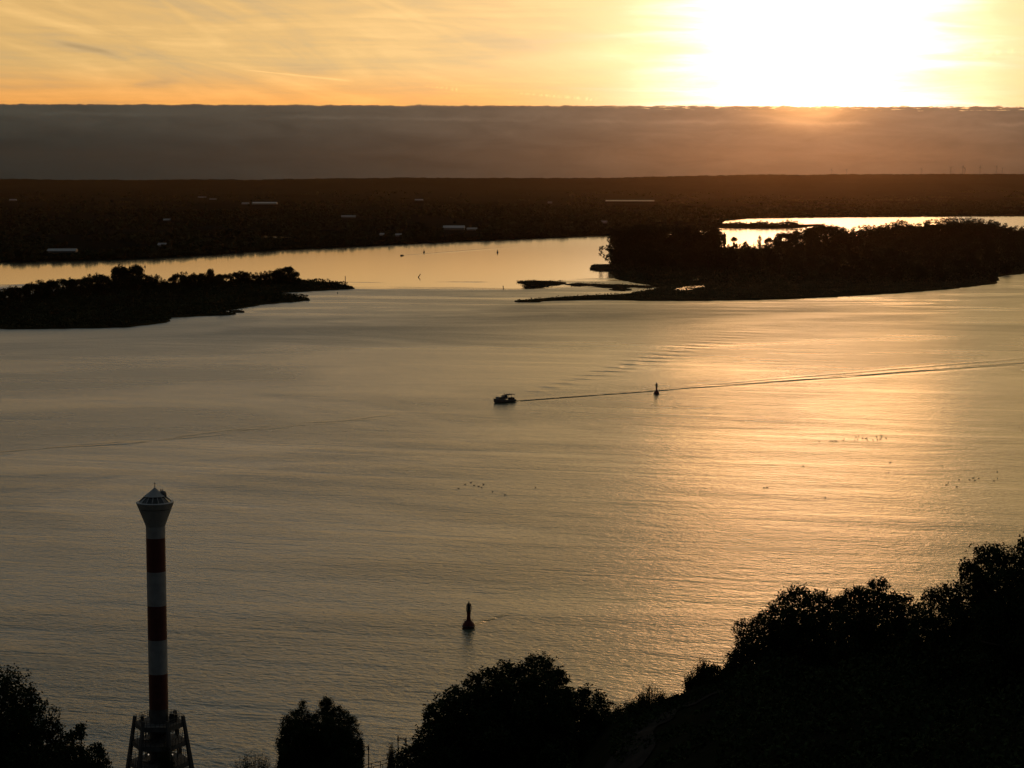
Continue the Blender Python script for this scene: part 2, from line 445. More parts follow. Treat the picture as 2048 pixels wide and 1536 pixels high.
class MB:
    def __init__(s): s.v = []; s.f = []
    def addm(s, vs, fs):
        o = len(s.v); s.v += [tuple(x) for x in vs]; s.f += [tuple(i + o for i in f) for f in fs]
    def box(s, c, d_, rz=0, top=(1, 1)):
        cx, cy, cz = c; hx, hy, hz = d_[0] / 2, d_[1] / 2, d_[2] / 2
        vs = []
        for z in (-1, 1):
            tx, ty = (1, 1) if z < 0 else top
            for x, y in ((-1, -1), (1, -1), (1, 1), (-1, 1)):
                xx, yy = x * hx * tx, y * hy * ty
                vs.append((cx + xx * math.cos(rz) - yy * math.sin(rz), cy + xx * math.sin(rz) + yy * math.cos(rz), cz + z * hz))
        s.addm(vs, [(3, 2, 1, 0), (4, 5, 6, 7), (0, 1, 5, 4), (1, 2, 6, 5), (2, 3, 7, 6), (3, 0, 4, 7)])
    def lathe(s, prof, n=24, c=(0, 0, 0), cap=True, ph=0.0):
        vs = []
        for r, z in prof:
            for i in range(n):
                t_ = 2 * math.pi * i / n + ph
                vs.append((c[0] + r * math.cos(t_), c[1] + r * math.sin(t_), c[2] + z))
        fs = []
        for j in range(len(prof) - 1):
            for i in range(n):
                k = (i + 1) % n
                fs.append((j * n + i, j * n + k, (j + 1) * n + k, (j + 1) * n + i))
        if cap:
            fs.append(tuple(range(n - 1, -1, -1)))
            fs.append(tuple((len(prof) - 1) * n + i for i in range(n)))
        s.addm(vs, fs)
    def tube(s, pts, rad, n=6):
        pts = [Vector(p) for p in pts]
        if not hasattr(rad, '__len__'): rad = [rad] * len(pts)
        vs = []
        for i, p in enumerate(pts):
            dr = (pts[min(i + 1, len(pts) - 1)] - pts[max(i - 1, 0)]).normalized()
            up_ = Vector((0, 0, 1)) if abs(dr.z) < 0.9 else Vector((1, 0, 0))
            e1 = dr.cross(up_).normalized(); e2 = dr.cross(e1)
            for k in range(n):
                t_ = 2 * math.pi * k / n
                vs.append(p + (e1 * math.cos(t_) + e2 * math.sin(t_)) * rad[i])
        fs = []
        for j in range(len(pts) - 1):
            for k in range(n):
                q = (k + 1) % n
                fs.append((j * n + k, j * n + q, (j + 1) * n + q, (j + 1) * n + k))
        fs.append(tuple(range(n))); fs.append(tuple((len(pts) - 1) * n + k for k in range(n - 1, -1, -1)))
        s.addm(vs, fs)
    def loft(s, rings):
        n = len(rings[0]); vs = [p for r in rings for p in r]; fs = []
        for j in range(len(rings) - 1):
            for i in range(n):
                k = (i + 1) % n
                fs.append((j * n + i, j * n + k, (j + 1) * n + k, (j + 1) * n + i))
        fs.append(tuple(range(n - 1, -1, -1))); fs.append(tuple((len(rings) - 1) * n + i for i in range(n)))
        s.addm(vs, fs)
    def mesh(s, name, m, smooth=False):
        me = bpy.data.meshes.new(name)
        me.from_pydata([tuple(v) for v in s.v], [], s.f); me.update()
        if smooth: me.polygons.foreach_set('use_smooth', [True] * len(me.polygons))
        me.materials.append(m)
        return me
    def build(s, name, m, parent=None, smooth=False):
        return link(name, s.mesh(name, m, smooth), None, parent)
def grid_mesh(name, P, m, smooth=True):
    """P is (r,c,3)"""
    r, c = P.shape[:2]
    idx = np.arange(r * c).reshape(r, c)
    f = np.stack([idx[:-1, :-1], idx[:-1, 1:], idx[1:, 1:], idx[1:, :-1]], -1).reshape(-1, 4)
    me = bpy.data.meshes.new(name)
    me.vertices.add(r * c); me.vertices.foreach_set('co', np.ascontiguousarray(P, dtype=np.float32).ravel())
    me.loops.add(f.size); me.loops.foreach_set('vertex_index', f.ravel().astype(np.int32))
    me.polygons.add(len(f))
    me.polygons.foreach_set('loop_start', np.arange(0, f.size, 4, dtype=np.int32))
    me.polygons.foreach_set('loop_total', np.full(len(f), 4, dtype=np.int32))
    me.update(); me.validate()
    if smooth: me.polygons.foreach_set('use_smooth', [True] * len(me.polygons))
    me.materials.append(m)
    return me
def vnoise(x, y, seed=0):
    """cheap value noise in 2-D for terrain"""
    xi, yi = np.floor(x).astype(int), np.floor(y).astype(int)
    fx, fy = x - xi, y - yi
    fx = fx * fx * (3 - 2 * fx); fy = fy * fy * (3 - 2 * fy)
    def h(i, j):
        n = (i * 374761393 + j * 668265263 + seed * 1442695041) & 0x7fffffff
        n = ((n ^ (n >> 13)) * 1274126177) & 0x7fffffff
        return ((n ^ (n >> 16)) & 0xffff) / 65535.0
    return (h(xi, yi) * (1 - fx) + h(xi + 1, yi) * fx) * (1 - fy) + (h(xi, yi + 1) * (1 - fx) + h(xi + 1, yi + 1) * fx) * fy

# ================================================================== THE SETTING
# water
ys = np.array([120, 200, 300, 450, 700, 1100, 1700, 2600, 4200, 7000, 17000.])
xs = np.linspace(-1, 1, 9)
P = np.zeros((len(ys), len(xs), 3))
P[..., 1] = ys[:, None]; P[..., 0] = xs[None, :] * 9000
tag(link('river', grid_mesh('river', P, M_water, False), None), kind='structure')

# far plain and the ridge beyond
bank_px = [-1500, -400, 0, 250, 420, 550, 700, 900, 1100, 1230, 1425, 1447, 1500, 1700, 2048, 3000]
bank_py = [545, 530, 525, 519, 510, 500, 494, 484, 476, 470, 459, 441.5, 436.5, 434, 432, 430]
rid_px = [-1500, 0, 100, 250, 330, 500, 720, 940, 1100, 1300, 1500, 1800, 2048, 3000]
rid_py = [360, 358.5, 359, 361, 359.5, 360, 357, 356.5, 357, 354, 350.5, 349, 349, 349]
cols = np.unique(np.concatenate([np.linspace(-1500, 3000, 900), np.linspace(1420, 1450, 30)]))
rows = np.concatenate([[-0.002, 0.0, 0.0006], np.linspace(0.004, 1, 120) ** 1.0])
by = np.interp(cols, bank_px, bank_py) + 0.35 * (vnoise(cols / 14, cols * 0, 3) - 0.5) * 2
bank_Y = np.array([G(c, y_)[1] for c, y_ in zip(cols, by)])
far_Y = 13200.0
tanx = (cols - 1024) / F / CP
P = np.zeros((len(rows) + 3, len(cols), 3))
for i, r_ in enumerate(rows):
    Yr = bank_Y + (far_Y - bank_Y) * r_
    z = np.where(Yr > bank_Y + 0.1, 1.6, -1.0) * np.ones_like(Yr)
    xx = tanx * Yr
    if r_ > 0.0005: z = 1.6 + 1.2 * vnoise(xx / 300, Yr / 300, 5)
    rh = 85 + (HOR - np.interp(cols, rid_px, rid_py)) * far_Y / F
    tt = np.clip((Yr - 8600) / (13200 - 8600), 0, 1)
    prof = tt ** 1.4
    nz = (vnoise(xx / 900, Yr / 700, 9) - 0.5) * 38 + (vnoise(xx / 260, Yr / 260, 2) - 0.5) * 12
    tree = (vnoise(xx / 22, Yr / 40, 4) - 0.5) * 5
    z = z + np.where(tt > 0, rh * prof + nz * prof * (1 - prof) * 3.0 + tree * np.clip(tt * 6, 0, 1) + (vnoise(xx / 240, xx * 0, 6) - .5) * 6 * prof, 0)
    P[i, :, 0] = xx; P[i, :, 1] = Yr; P[i, :, 2] = z
for k, (dy_, f_) in enumerate(((600, 0.9), (1500, 0.6), (3500, 0.3))):
    P[len(rows) + k] = P[len(rows) - 1]
    P[len(rows) + k, :, 1] += dy_; P[len(rows) + k, :, 2] *= f_
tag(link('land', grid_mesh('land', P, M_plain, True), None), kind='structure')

# near hillside below the terrace
def terr(x, y):
    x = np.asarray(x, float); y = np.asarray(y, float)
    zl = np.interp(y, [-80, 0, 60, 120, 180, 230, 262, 276, 300], [70, 68, 59, 43, 26, 11, 3, -1.5, -3])
    zr = np.interp(y, [-80, 0, 60, 110, 150, 185, 210, 235, 258, 280, 300], [74, 70, 59.5, 50.5, 43.5, 36.6, 29.2, 19.8, 9, -0.5, -3])
    s = np.clip((x - 1) / 14, 0, 1); s = s * s * (3 - 2 * s)
    far_r = np.clip((x - 60) / 100, 0, 1)
    z = zl * (1 - s) + zr * s + far_r * 6 * (y < 230)
    # the open shoulder on the right: a convex slope whose crest runs down to the shore
    yy_ = np.maximum(y, 1.0)
    px_ = 1024 + x / yy_ * F * CP
    pe = np.interp(px_, [1100, 1225, 1303, 1380, 1430, 1480, 1600, 1800, 2048, 2500], [1452, 1436, 1417, 1392, 1366, 1354, 1354, 1330, 1300, 1260])
    los = H + (-SP - CP * (pe - 768) / F) / (CP - SP * (pe - 768) / F) * yy_
    zs = los - np.where(y < 205, 0.0009, 0.0026) * (y - 205) ** 2
    wgt = np.clip((y - 70) / 60, 0, 1)
    z = z * (1 - s * wgt) + zs * s * wgt
    return z + (vnoise(x / 9, y / 9, 12) - 0.5) * 0.9 + (vnoise(x / 2.2, y / 2.2, 13) - 0.5) * 0.35
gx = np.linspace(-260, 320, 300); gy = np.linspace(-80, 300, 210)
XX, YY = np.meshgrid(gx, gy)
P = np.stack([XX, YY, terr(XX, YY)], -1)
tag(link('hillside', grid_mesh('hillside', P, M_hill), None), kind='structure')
def tz(x, y): return float(terr(x, y))
def on_hill(px, py):
    """first point of the hillside met by this line of sight"""
    x, y, zz = ray(px, py)
    t_ = 60.0
    while t_ < 330 and H + zz * t_ > tz(x * t_, y * t_): t_ += 0.5
    return x * t_, y * t_, tz(x * t_, y * t_)
# footpath across the open slope
pl = [on_hill(px, py) for px, py in ((1425, 1392), (1395, 1402), (1355, 1420), (1315, 1440), (1278, 1468), (1252, 1505), (1240, 1560))]
pl = np.array(pl); P = []
for i in range(len(pl)):
    dr = pl[min(i + 1, len(pl) - 1)] - pl[max(i - 1, 0)]; nx_, ny_ = -dr[1], dr[0]; L = math.hypot(nx_, ny_)
    P.append(pl[i])
pp = []
for i in range(len(pl) - 1):
    for k in range(6):
        pp.append(pl[i] * (1 - k / 6) + pl[i + 1] * k / 6)
pp.append(pl[-1]); pp = np.array(pp)
P = np.zeros((len(pp), 5, 3))
for i in range(len(pp)):
    dr = pp[min(i + 1, len(pp) - 1)] - pp[max(i - 1, 0)]; L = math.hypot(dr[0], dr[1]) + 1e-6
    wd = 1.6 + 0.9 * math.sin(i * 0.35) * math.sin(i * 0.13)
    for j in range(5):
        o_ = (j - 2) / 2 * wd
        x_, y_ = pp[i][0] - dr[1] / L * o_, pp[i][1] + dr[0] / L * o_
        P[i, j] = (x_, y_, tz(x_, y_) + 0.12)
tag(link('path', grid_mesh('path', P, M_path), None), kind='structure')

# ---- islands from their shorelines
from mathutils.geometry import tessellate_polygon
def inside(poly, x, y):
    poly = np.asarray(poly); x = np.asarray(x); y = np.asarray(y); r_ = np.zeros(x.shape, bool)
    n = len(poly); j = n - 1
    for i in range(n):
        xi, yi = poly[i][0], poly[i][1]; xj, yj = poly[j][0], poly[j][1]
        c = ((yi > y) != (yj > y)) & (x < (xj - xi) * (y - yi) / (yj - yi + 1e-12) + xi)
        r_ ^= c; j = i
    return r_
def island(name, pts, m, h, jag=1.2, step=5.0):
    base = [G(*p)[:2] for p in pts]
    poly = []
    for i in range(len(base)):
        a_, b_ = np.array(base[i]), np.array(base[(i + 1) % len(base)])
        n = max(1, int(np.linalg.norm(b_ - a_) / step))
        for k in range(n):
            q = a_ + (b_ - a_) * k / n
            nrm = np.array([-(b_ - a_)[1], (b_ - a_)[0]]); nrm = nrm / (np.linalg.norm(nrm) + 1e-9)
            poly.append(q + nrm * (0 if k == 0 else rng.normal() * jag))
    poly = np.array(poly)
    c = poly.mean(0)
    # shore slope ring (below water) and the flat top pulled slightly inwards
    nxt, prv = np.roll(poly, -1, 0), np.roll(poly, 1, 0)
    tdir = nxt - prv; nn = np.stack([tdir[:, 1], -tdir[:, 0]], 1); nn /= np.linalg.norm(nn, axis=1)[:, None] + 1e-9
    ar = 0.5 * np.sum(poly[:, 0] * nxt[:, 1] - nxt[:, 0] * poly[:, 1])
    if ar < 0: nn = -nn
    n = len(poly)
    vs = [(p[0] + q[0] * 1.0, p[1] + q[1] * 1.0, -0.6) for p, q in zip(poly, nn)] + [(p[0], p[1], h) for p in poly]
    fs = [(i, (i + 1) % n, n + (i + 1) % n, n + i) for i in range(n)]
    tri = tessellate_polygon([[Vector((p[0], p[1], 0)) for p in poly]])
    fs += [tuple(n + i for i in t_) for t_ in tri]
    me = bpy.data.meshes.new(name); me.from_pydata(vs, [], fs); me.update(); me.materials.append(m)
    tag(link(name, me, None), kind='structure')
    return poly
L_pts = [(-500, 668), (0, 657.5), (67, 658), (150, 656.5), (246, 655), (300, 649), (332, 645), (337, 640), (334, 635.5), (385, 633), (439, 631), (471, 628.5), (446, 624.5), (452, 621),
         (490, 615), (527, 609), (570, 605), (619, 601), (612, 597), (585, 594), (562, 590.5), (548, 587), (575, 585), (598, 584), (650, 581), (703, 578), (700, 575), (686, 570.5), (650, 566.5), (598, 563), (520, 563), (400, 569), (250, 577), (120, 588), (0, 602), (-500, 640)]
PL = island('island', L_pts, M_isl, 0.9)
R_pts = [(1030, 603.5), (1060, 604.5), (1110, 601), (1200, 599.5), (1300, 601.5), (1400, 601.5), (1500, 600), (1600, 597), (1700, 592), (1800, 586), (1900, 578), (1960, 571), (1990, 567), (1995, 559), (1992, 555), (2010, 551), (2048, 547), (2400, 520),
         (2400, 470), (2048, 478), (1900, 474), (1750, 478), (1650, 488), (1560, 496), (1500, 499), (1440, 497), (1330, 500), (1250, 517), (1227, 524), (1222, 533), (1224, 545), (1240, 560), (1300, 570), (1325, 576), (1300, 581), (1272, 585.5), (1262, 588.5), (1230, 591), (1150, 594), (1080, 599)]
PR = island('island', R_pts, M_isl, 0.9)
PM = []
PM.append(island('spit', [(1181, 539), (1186, 531.5), (1210, 530.5), (1232, 530.5), (1240, 538), (1226, 541), (1200, 542)], M_mud, 1.3, 0.5))
PM.append(island('mudflat', [(1034, 564), (1060, 562.5), (1100, 563), (1130, 565.5), (1120, 569.5), (1090, 573), (1060, 572), (1052, 568.5)], M_mud, 0.45, 1.6, 3.0))
PM.append(island('mudflat', [(1130, 568.8), (1160, 567.8), (1200, 569), (1235, 570), (1300, 572), (1320, 575), (1290, 576.5), (1262, 575), (1240, 577.5), (1262, 579.5), (1250, 582.5), (1222, 580.5), (1232, 577), (1195, 574.5), (1180, 571.5), (1160, 573), (1142, 571)], M_mud, 0.45, 1.6, 3.0))
PM.append(island('mudflat', [(1046, 575.2), (1072, 574.4), (1086, 575.4), (1060, 576.4)], M_mud, 0.3, 0.8, 3.0))
island('mudflat', [(458, 622.6), (472, 620.6), (488, 622.8), (487, 625.5), (470, 625.6)], M_mud, 0.35, 0.4, 2.0)
PS = island('islet', [(1405, 457), (1450, 456.5), (1530, 457.5), (1600, 456.5), (1625, 452.5), (1648, 450.2), (1640, 448.6), (1600, 449.5), (1500, 448), (1450, 447), (1405, 450)], M_isl, 0.8, 2.0, 15)
# still pools inside the right island's reed bed, a thin sheet just above it
def pool(name, pts, z):
    vs = [G(px, py, z) for px, py in pts]
    me = bpy.data.meshes.new(name); me.from_pydata(vs, [], [tuple(range(len(vs)))]); me.update()
    me.materials.append(M_ditch if name == 'pond' else M_pool); tag(link(name, me, None), kind='structure')
m = bpy.data.materials.new('still_water'); m.use_nodes = True
t = NT(m.node_tree); b = t.n['Principled BSDF']
b.inputs['Base Color'].default_value = (0.02, 0.02, 0.016, 1); b.inputs['IOR'].default_value = 1.333
t.l.new(t.lerp(t.noise(t.node('ShaderNodeNewGeometry').outputs['Position'], 0.05, 2), 0.3, 0.7, 0.10, 0.16), b.inputs['Roughness'])
M_pool = m
m2 = bpy.data.materials.new('ditch_water'); m2.use_nodes = True
b2 = m2.node_tree.nodes['Principled BSDF']; b2.inputs['Base Color'].default_value = (0.03, 0.03, 0.028, 1); b2.inputs['IOR'].default_value = 1.333; b2.inputs['Roughness'].default_value = 0.04
M_ditch = m2
pool('pool', [(1350, 577), (1372, 573), (1400, 570.5), (1411, 571), (1408, 574), (1385, 576), (1365, 578)], 0.93)
pool('pool', [(1386, 559), (1396, 557), (1402, 558), (1394, 560)], 0.93)
pool('pool', [(1346, 579.5), (1375, 577.6), (1388, 578.4), (1366, 580.4)], 0.93)
pool('pond', [(408, 472), (440, 470.6), (500, 471.2), (588, 474), (586, 476), (500, 474), (430, 473.4)], 3.2)
pool('pond', [(592, 475), (606, 475.2), (606, 476.6), (594, 476.4)], 3.2)

def tufts(polys, n, h, size, label):
    out = []
    for P_ in polys:
        P_ = np.asarray(P_); lo, hi = P_.min(0), P_.max(0)
        x_ = rng.uniform(lo[0], hi[0], n); y_ = rng.uniform(lo[1], hi[1], n); k_ = inside(P_, x_, y_)
        x_, y_ = x_[k_] + rng.normal(size=k_.sum()) * 1.2, y_[k_] + rng.normal(size=k_.sum()) * 2.5
        hh = h * (0.2 + vnoise(x_ / 6, y_ / 8, 61) ** 2 * 1.6)
        out.append(np.stack([x_, y_, 0.3 + hh * rng.random(len(x_))], 1))
    tag(link('marsh_grass', leaves('marsh_grass', np.concatenate(out), size, M_reed), None), label, 'marsh grass', kind='stuff')

# ================================================================== TREES
def lobe_points(lobes, clump_r, per_clump, dens, squash=1.0):
    """leaf positions: clumps over the shell and through the volume of each lobe"""
    out = []
    for lb_ in lobes:
        x, y, z, r = lb_[:4]; dn = lb_[4] if len(lb_) > 4 else 1.0
        nc = max(6, int(dn * dens * 4 * math.pi * r * r / (clump_r * clump_r * 3)))
        dd = rng.normal(size=(nc, 3)); dd /= np.linalg.norm(dd, axis=1)[:, None]
        rr = r * (rng.uniform(0.25, 1.0, nc) ** 0.45) * rng.uniform(0.82, 1.12, nc)
        c = dd * rr[:, None]; c[:, 2] *= squash
        c += np.array([x, y, z])
        k = np.repeat(c, per_clump, 0)
        k = k + rng.normal(size=k.shape) * clump_r * 0.45
        out.append(k)
    return np.concatenate(out)
def limbs(base, lobes, r0, n=7, frac=0.9):
    mb = MB()
    top = np.mean([[l[0], l[1], l[2]] for l in lobes], 0)
    fork = Vector((base[0] * 0.6 + top[0] * 0.4, base[1] * 0.6 + top[1] * 0.4, base[2] + (top[2] - base[2]) * 0.55))
    b = Vector(base)
    mid = b.lerp(fork, 0.5) + Vector((rng.normal() * r0, rng.normal() * r0, 0))
    mb.tube([b + Vector((0, 0, -0.5)), b + Vector((0, 0, 0.3)), mid, fork], [r0 * 1.35, r0 * 1.1, r0 * 0.9, r0 * 0.7], 8)
    for l in lobes:
        e = Vector(l[:3])
        if rng.random() > frac: continue
        q = fork.lerp(e, 0.5) + Vector((rng.normal() * 0.3, rng.normal() * 0.3, l[3] * 0.15))
        mb.tube([fork - Vector((0, 0, r0)), q, e], [r0 * 0.45, r0 * 0.25, r0 * 0.08], 5)
        for _ in range(3):
            dv = Vector(rng.normal(size=3)).normalized() * l[3] * 0.85
            mb.tube([q.lerp(e, 0.6), e + dv * 0.5, e + dv], [r0 * 0.13, r0 * 0.08, r0 * 0.03], 4)
    return mb
def profile_lobes(prof, dist, base_py, rpx, depth=1.0, jit=0.25):
    """fill the crown under a silhouette with overlapping lobes, each with its own depth"""
    prof = sorted(prof); xs_ = [p[0] for p in prof]; ys_ = [p[1] for p in prof]
    k = dist / F
    out = []
    x = xs_[0] + rpx * 0.5
    while x < xs_[-1]:
        top = float(np.interp(x, xs_, ys_))
        lim = min(x - xs_[0], xs_[-1] - x) + 0.35 * rpx
        r = min(rpx * rng.uniform(0.75, 1.1), lim)
        y = top + r * 0.92; row = 0
        while y < base_py:
            dd = dist + rng.uniform(-1, 1) * depth * (1 + row * 0.3)
            p = D(x + rng.normal() * r * jit * (row > 0), y, dd)
            out.append((p[0], p[1], p[2], r * k, 0.8 + 0.2 * min(row, 6)))
            y += r * 1.25; r = min(rpx * 2.2, r * 1.22, max(lim, rpx * 0.45)); row += 1
        x += rpx * rng.uniform(0.75, 1.0)
    return out
def near_tree(name, label, group, prof, dist, base_py, rpx, foot_px, leaf, m, dens=1.0, clump=0.55, per=26, depth=2.0, r0=0.35, cat='tree', squash=0.85, extra=(), flat=0.0):
    lob = profile_lobes(prof, dist, base_py, rpx, depth)
    k = dist / F
    for (px, py, rp) in extra:
        p = D(px, py, dist + rng.uniform(-0.5, 0.5)); lob.append((*p, rp * k))
    fx = (foot_px - 1024) / F * dist / CP
    base = (fx, dist, tz(fx, dist))
    root = empty(name, base, 0, label, cat, group)
    loc = np.array(base)
    lob2 = [(l[0] - loc[0], l[1] - loc[1], l[2] - loc[2], *l[3:]) for l in lob]
    pts = lobe_points(lob2, clump, per, dens, squash)
    link('crown', leaves('crown', pts, leaf, m, flat=flat), None, root)
    sel = [lob2[i] for i in rng.choice(len(lob2), min(len(lob2), 14), replace=False)]
    limbs((0, 0, 0), sel, r0).build('trunk', M_bark, root)
    return root

left_prof = [(-260, 1420), (-150, 1360), (-60, 1335), (0, 1337), (8, 1335), (23, 1329), (36, 1336), (46, 1352), (55, 1357), (68, 1380), (91, 1401), (101, 1417), (113, 1434), (118, 1450), (127, 1467), (132, 1490)]
near_tree('broadleaf_tree', 'large dark broadleaf tree at the left edge, left of the striped tower', 'trees on the near hillside',
          left_prof, 175, 1640, 22, 0, 0.26, M_leaf, dens=0.85, clump=0.5, per=24)
near_tree('broadleaf_tree', 'lower tree with a forked branch sticking up, between left edge tree and tower', 'trees on the near hillside',
          [(100, 1495), (134, 1487), (145, 1484), (154, 1484), (171, 1492), (185, 1493), (200, 1494), (206, 1512), (220, 1530), (232, 1545)], 165, 1640, 14, 150, 0.24, M_leaf, dens=1.0, clump=0.4, per=22, r0=0.22,
          extra=((141, 1470, 5), (144, 1478, 6), (152, 1468, 5), (158, 1462, 6), (163, 1455, 4.5), (163, 1470, 4), (196, 1496, 6), (200, 1508, 5)))
willow = [(562, 1455), (566, 1440), (579, 1423), (592, 1416), (598, 1414), (603, 1412), (613, 1424), (624, 1430), (634, 1424), (642, 1412), (649, 1400), (660, 1402), (668, 1414), (677, 1416), (684, 1417), (696, 1427), (707, 1435), (711, 1458), (722, 1481)]
near_tree('willow_tree', 'rounded fine-leaved tree by the water with two tufts on top, right of the tower', 'trees on the near hillside',
          willow, 235, 1580, 9, 640, 0.20, M_leaf, dens=0.85, clump=0.4, per=30, depth=1.8, r0=0.25, squash=1.0, flat=0.0,
          extra=((607, 1407, 4), (605, 1414, 6), (650, 1399, 5), (645, 1408, 7), (660, 1401, 5), (656, 1412, 8), (679, 1417, 5), (703, 1438, 5)))
ch = [(790, 1508), (812, 1492), (836, 1470), (843, 1454), (857, 1419), (871, 1393), (892, 1382), (921, 1361), (949, 1347), (986, 1332), (1000, 1322), (1010, 1319), (1020, 1324), (1032, 1330), (1049, 1321), (1061, 1310), (1085, 1308), (1098, 1314), (1106, 1330), (1118, 1350), (1130, 1372), (1140, 1390)]
near_tree('chestnut_tree', 'big domed chestnut tree in the bottom centre, below the near buoy', 'trees on the near hillside',
          ch, 195, 1620, 15, 980, 0.34, M_leaf, dens=1.05, clump=0.55, per=22, depth=3.0, r0=0.45, flat=0.25,
          extra=((1112, 1342, 6), (1122, 1350, 5), (1131, 1360, 5), (1110, 1360, 8)))
near_tree('chestnut_tree', 'smaller round-topped tree touching the right side of the big domed chestnut', 'trees on the near hillside',
          [(1118, 1385), (1128, 1374), (1145, 1371), (1160, 1370), (1178, 1372), (1192, 1377), (1206, 1388), (1214, 1402), (1219, 1431), (1224, 1446)], 200, 1600, 14, 1170, 0.32, M_leaf, dens=0.85, clump=0.5, per=20, depth=1.6, r0=0.28, flat=0.2)
r1 = [(1457, 1322), (1466, 1306), (1476, 1283), (1477, 1262), (1480, 1239), (1495, 1240), (1511, 1235), (1523, 1222), (1549, 1206), (1561, 1187), (1578, 1178), (1596, 1169), (1612, 1175), (1622, 1189), (1633, 1182), (1645, 1178), (1657, 1186), (1672, 1200)]
near_tree('broadleaf_tree', 'ragged dark tree on the right slope, leftmost of the tall trees there', 'trees on the near hillside',
          r1, 190, 1520, 11, 1570, 0.26, M_leaf, dens=0.85, clump=0.5, per=20, depth=1.6, r0=0.3)
near_tree('broadleaf_tree', 'dark tree with open wispy top branches on the right slope, middle of the tall trees', 'trees on the near hillside',
          [(1668, 1204), (1676, 1196), (1690, 1190), (1704, 1177), (1720, 1174), (1735, 1175), (1746, 1178), (1760, 1182), (1780, 1190), (1796, 1185), (1811, 1188), (1819, 1198), (1824, 1221), (1830, 1235)], 182, 1520, 10, 1745, 0.26, M_leaf, dens=0.8, clump=0.48, per=20, depth=1.5, r0=0.28,
          extra=((1742, 1170, 5), (1753, 1166, 6), (1766, 1163, 6), (1770, 1173, 6), (1756, 1178, 5)))
near_tree('broadleaf_tree', 'rounded dark tree on the right slope with a slanting top, just before the highest tree', 'trees on the near hillside',
          [(1826, 1226), (1834, 1216), (1850, 1196), (1858, 1182), (1868, 1170), (1880, 1176), (1892, 1170), (1906, 1168), (1925, 1158), (1945, 1148), (1965, 1150), (1985, 1165)], 165, 1500, 13, 1900, 0.25, M_leaf, dens=0.85, clump=0.5, per=22, depth=1.6, r0=0.3)
near_tree('broadleaf_tree', 'highest dark tree on the slope at the right edge', 'trees on the near hillside',
          [(1950, 1150), (1952, 1118), (1956, 1094), (1966, 1088), (1980, 1090), (1992, 1088), (2004, 1098), (2018, 1098), (2030, 1092), (2040, 1080), (2055, 1074), (2120, 1060), (2200, 1090), (2260, 1150)], 150, 1500, 14, 2060, 0.25, M_leaf, dens=0.85, clump=0.48, per=22, depth=1.8, r0=0.35,
          extra=((1927, 1150, 6), (1930, 1138, 5), (1934, 1128, 6), (1942, 1136, 6), (1945, 1150, 9)))
near_tree('small_tree', 'small leafy sapling at the foot of the right hand trees, beside the scrub', 'trees on the near hillside',
          [(1416, 1345), (1418, 1332), (1426, 1329), (1434, 1331), (1442, 1338), (1452, 1334), (1460, 1325), (1470, 1330)], 195, 1440, 8, 1440, 0.22, M_leaf, dens=1.0, clump=0.35, per=20, depth=1.0, r0=0.12)

# scrub along the edge of the slope: upright twigs with few leaves
def shrub(px, base_py, w_px, h_px, dist, label, twigs=60, leafy=1.0):
    b_ = D(px, base_py, dist); gz = tz(b_[0], dist)
    root = empty('shrub', (b_[0], dist, gz), 0, label, 'shrub', 'scrub along the edge of the slope')
    k = dist / F; h_ = h_px * k + max(0.0, b_[2] - gz); w_ = w_px * k
    mb = MB(); pts = []
    for i in range(twigs):
        a_ = rng.uniform(0, 2 * math.pi); rr = w_ * 0.5 * math.sqrt(rng.random())
        hh = h_ * (1 - 0.35 * (rr / (w_ * 0.5)) ** 2) * rng.uniform(0.75, 1.35)
        x0, y0 = rr * math.cos(a_) * 0.6, rr * math.sin(a_) * 0.6
        x1, y1 = rr * math.cos(a_), rr * math.sin(a_)
        mb.tube([(x0, y0, -0.3), ((x0 + x1) / 2, (y0 + y1) / 2, hh * 0.5), (x1, y1, hh)], [0.035, 0.022, 0.01], 3)
        n = int(34 * leafy)
        s_ = rng.uniform(0.0, 1.0, n) ** 1.3
        s_ = 1 - s_
        q = np.stack([x0 + (x1 - x0) * s_, y0 + (y1 - y0) * s_, hh * (1 - s_)], 1)
        q = np.stack([x0 + (x1 - x0) * (1 - s_), y0 + (y1 - y0) * (1 - s_), hh * (1 - s_)], 1)
        pts.append(q + rng.normal(size=q.shape) * 0.24)
    mb.build('stems', M_bark, root)
    link('foliage', leaves('foliage', np.concatenate(pts), 0.18, M_leaf), None, root)
for px, by_, w_, h_, ds, lb, tw, lf in (
    (1238, 1440, 30, 22, 228, 'low grassy shrub at the left end of the scrub, beside the small chestnut', 70, 1.2),
    (1262, 1432, 34, 26, 226, 'low shrub on the slope edge left of the twiggy bush', 80, 1.2),
    (1283, 1424, 22, 30, 224, 'dense dark shrub touching the left side of the twiggy bush', 90, 1.6),
    (1303, 1418, 46, 44, 222, 'round twiggy bush standing alone against the water on the slope edge', 90, 0.45),
    (1322, 1414, 16, 26, 221, 'dark narrow shrub at the right foot of the twiggy bush', 60, 1.6),
    (1352, 1406, 30, 14, 216, 'small low shrub in the gap right of the twiggy bush', 50, 0.8),
    (1384, 1396, 36, 36, 208, 'twiggy upright shrub left of the leafy sapling', 90, 1.0),
    (1408, 1386, 36, 42, 202, 'taller twiggy shrub touching the leafy sapling', 110, 1.2)):
    shrub(px, by_, w_, h_, ds, lb, tw, lf)
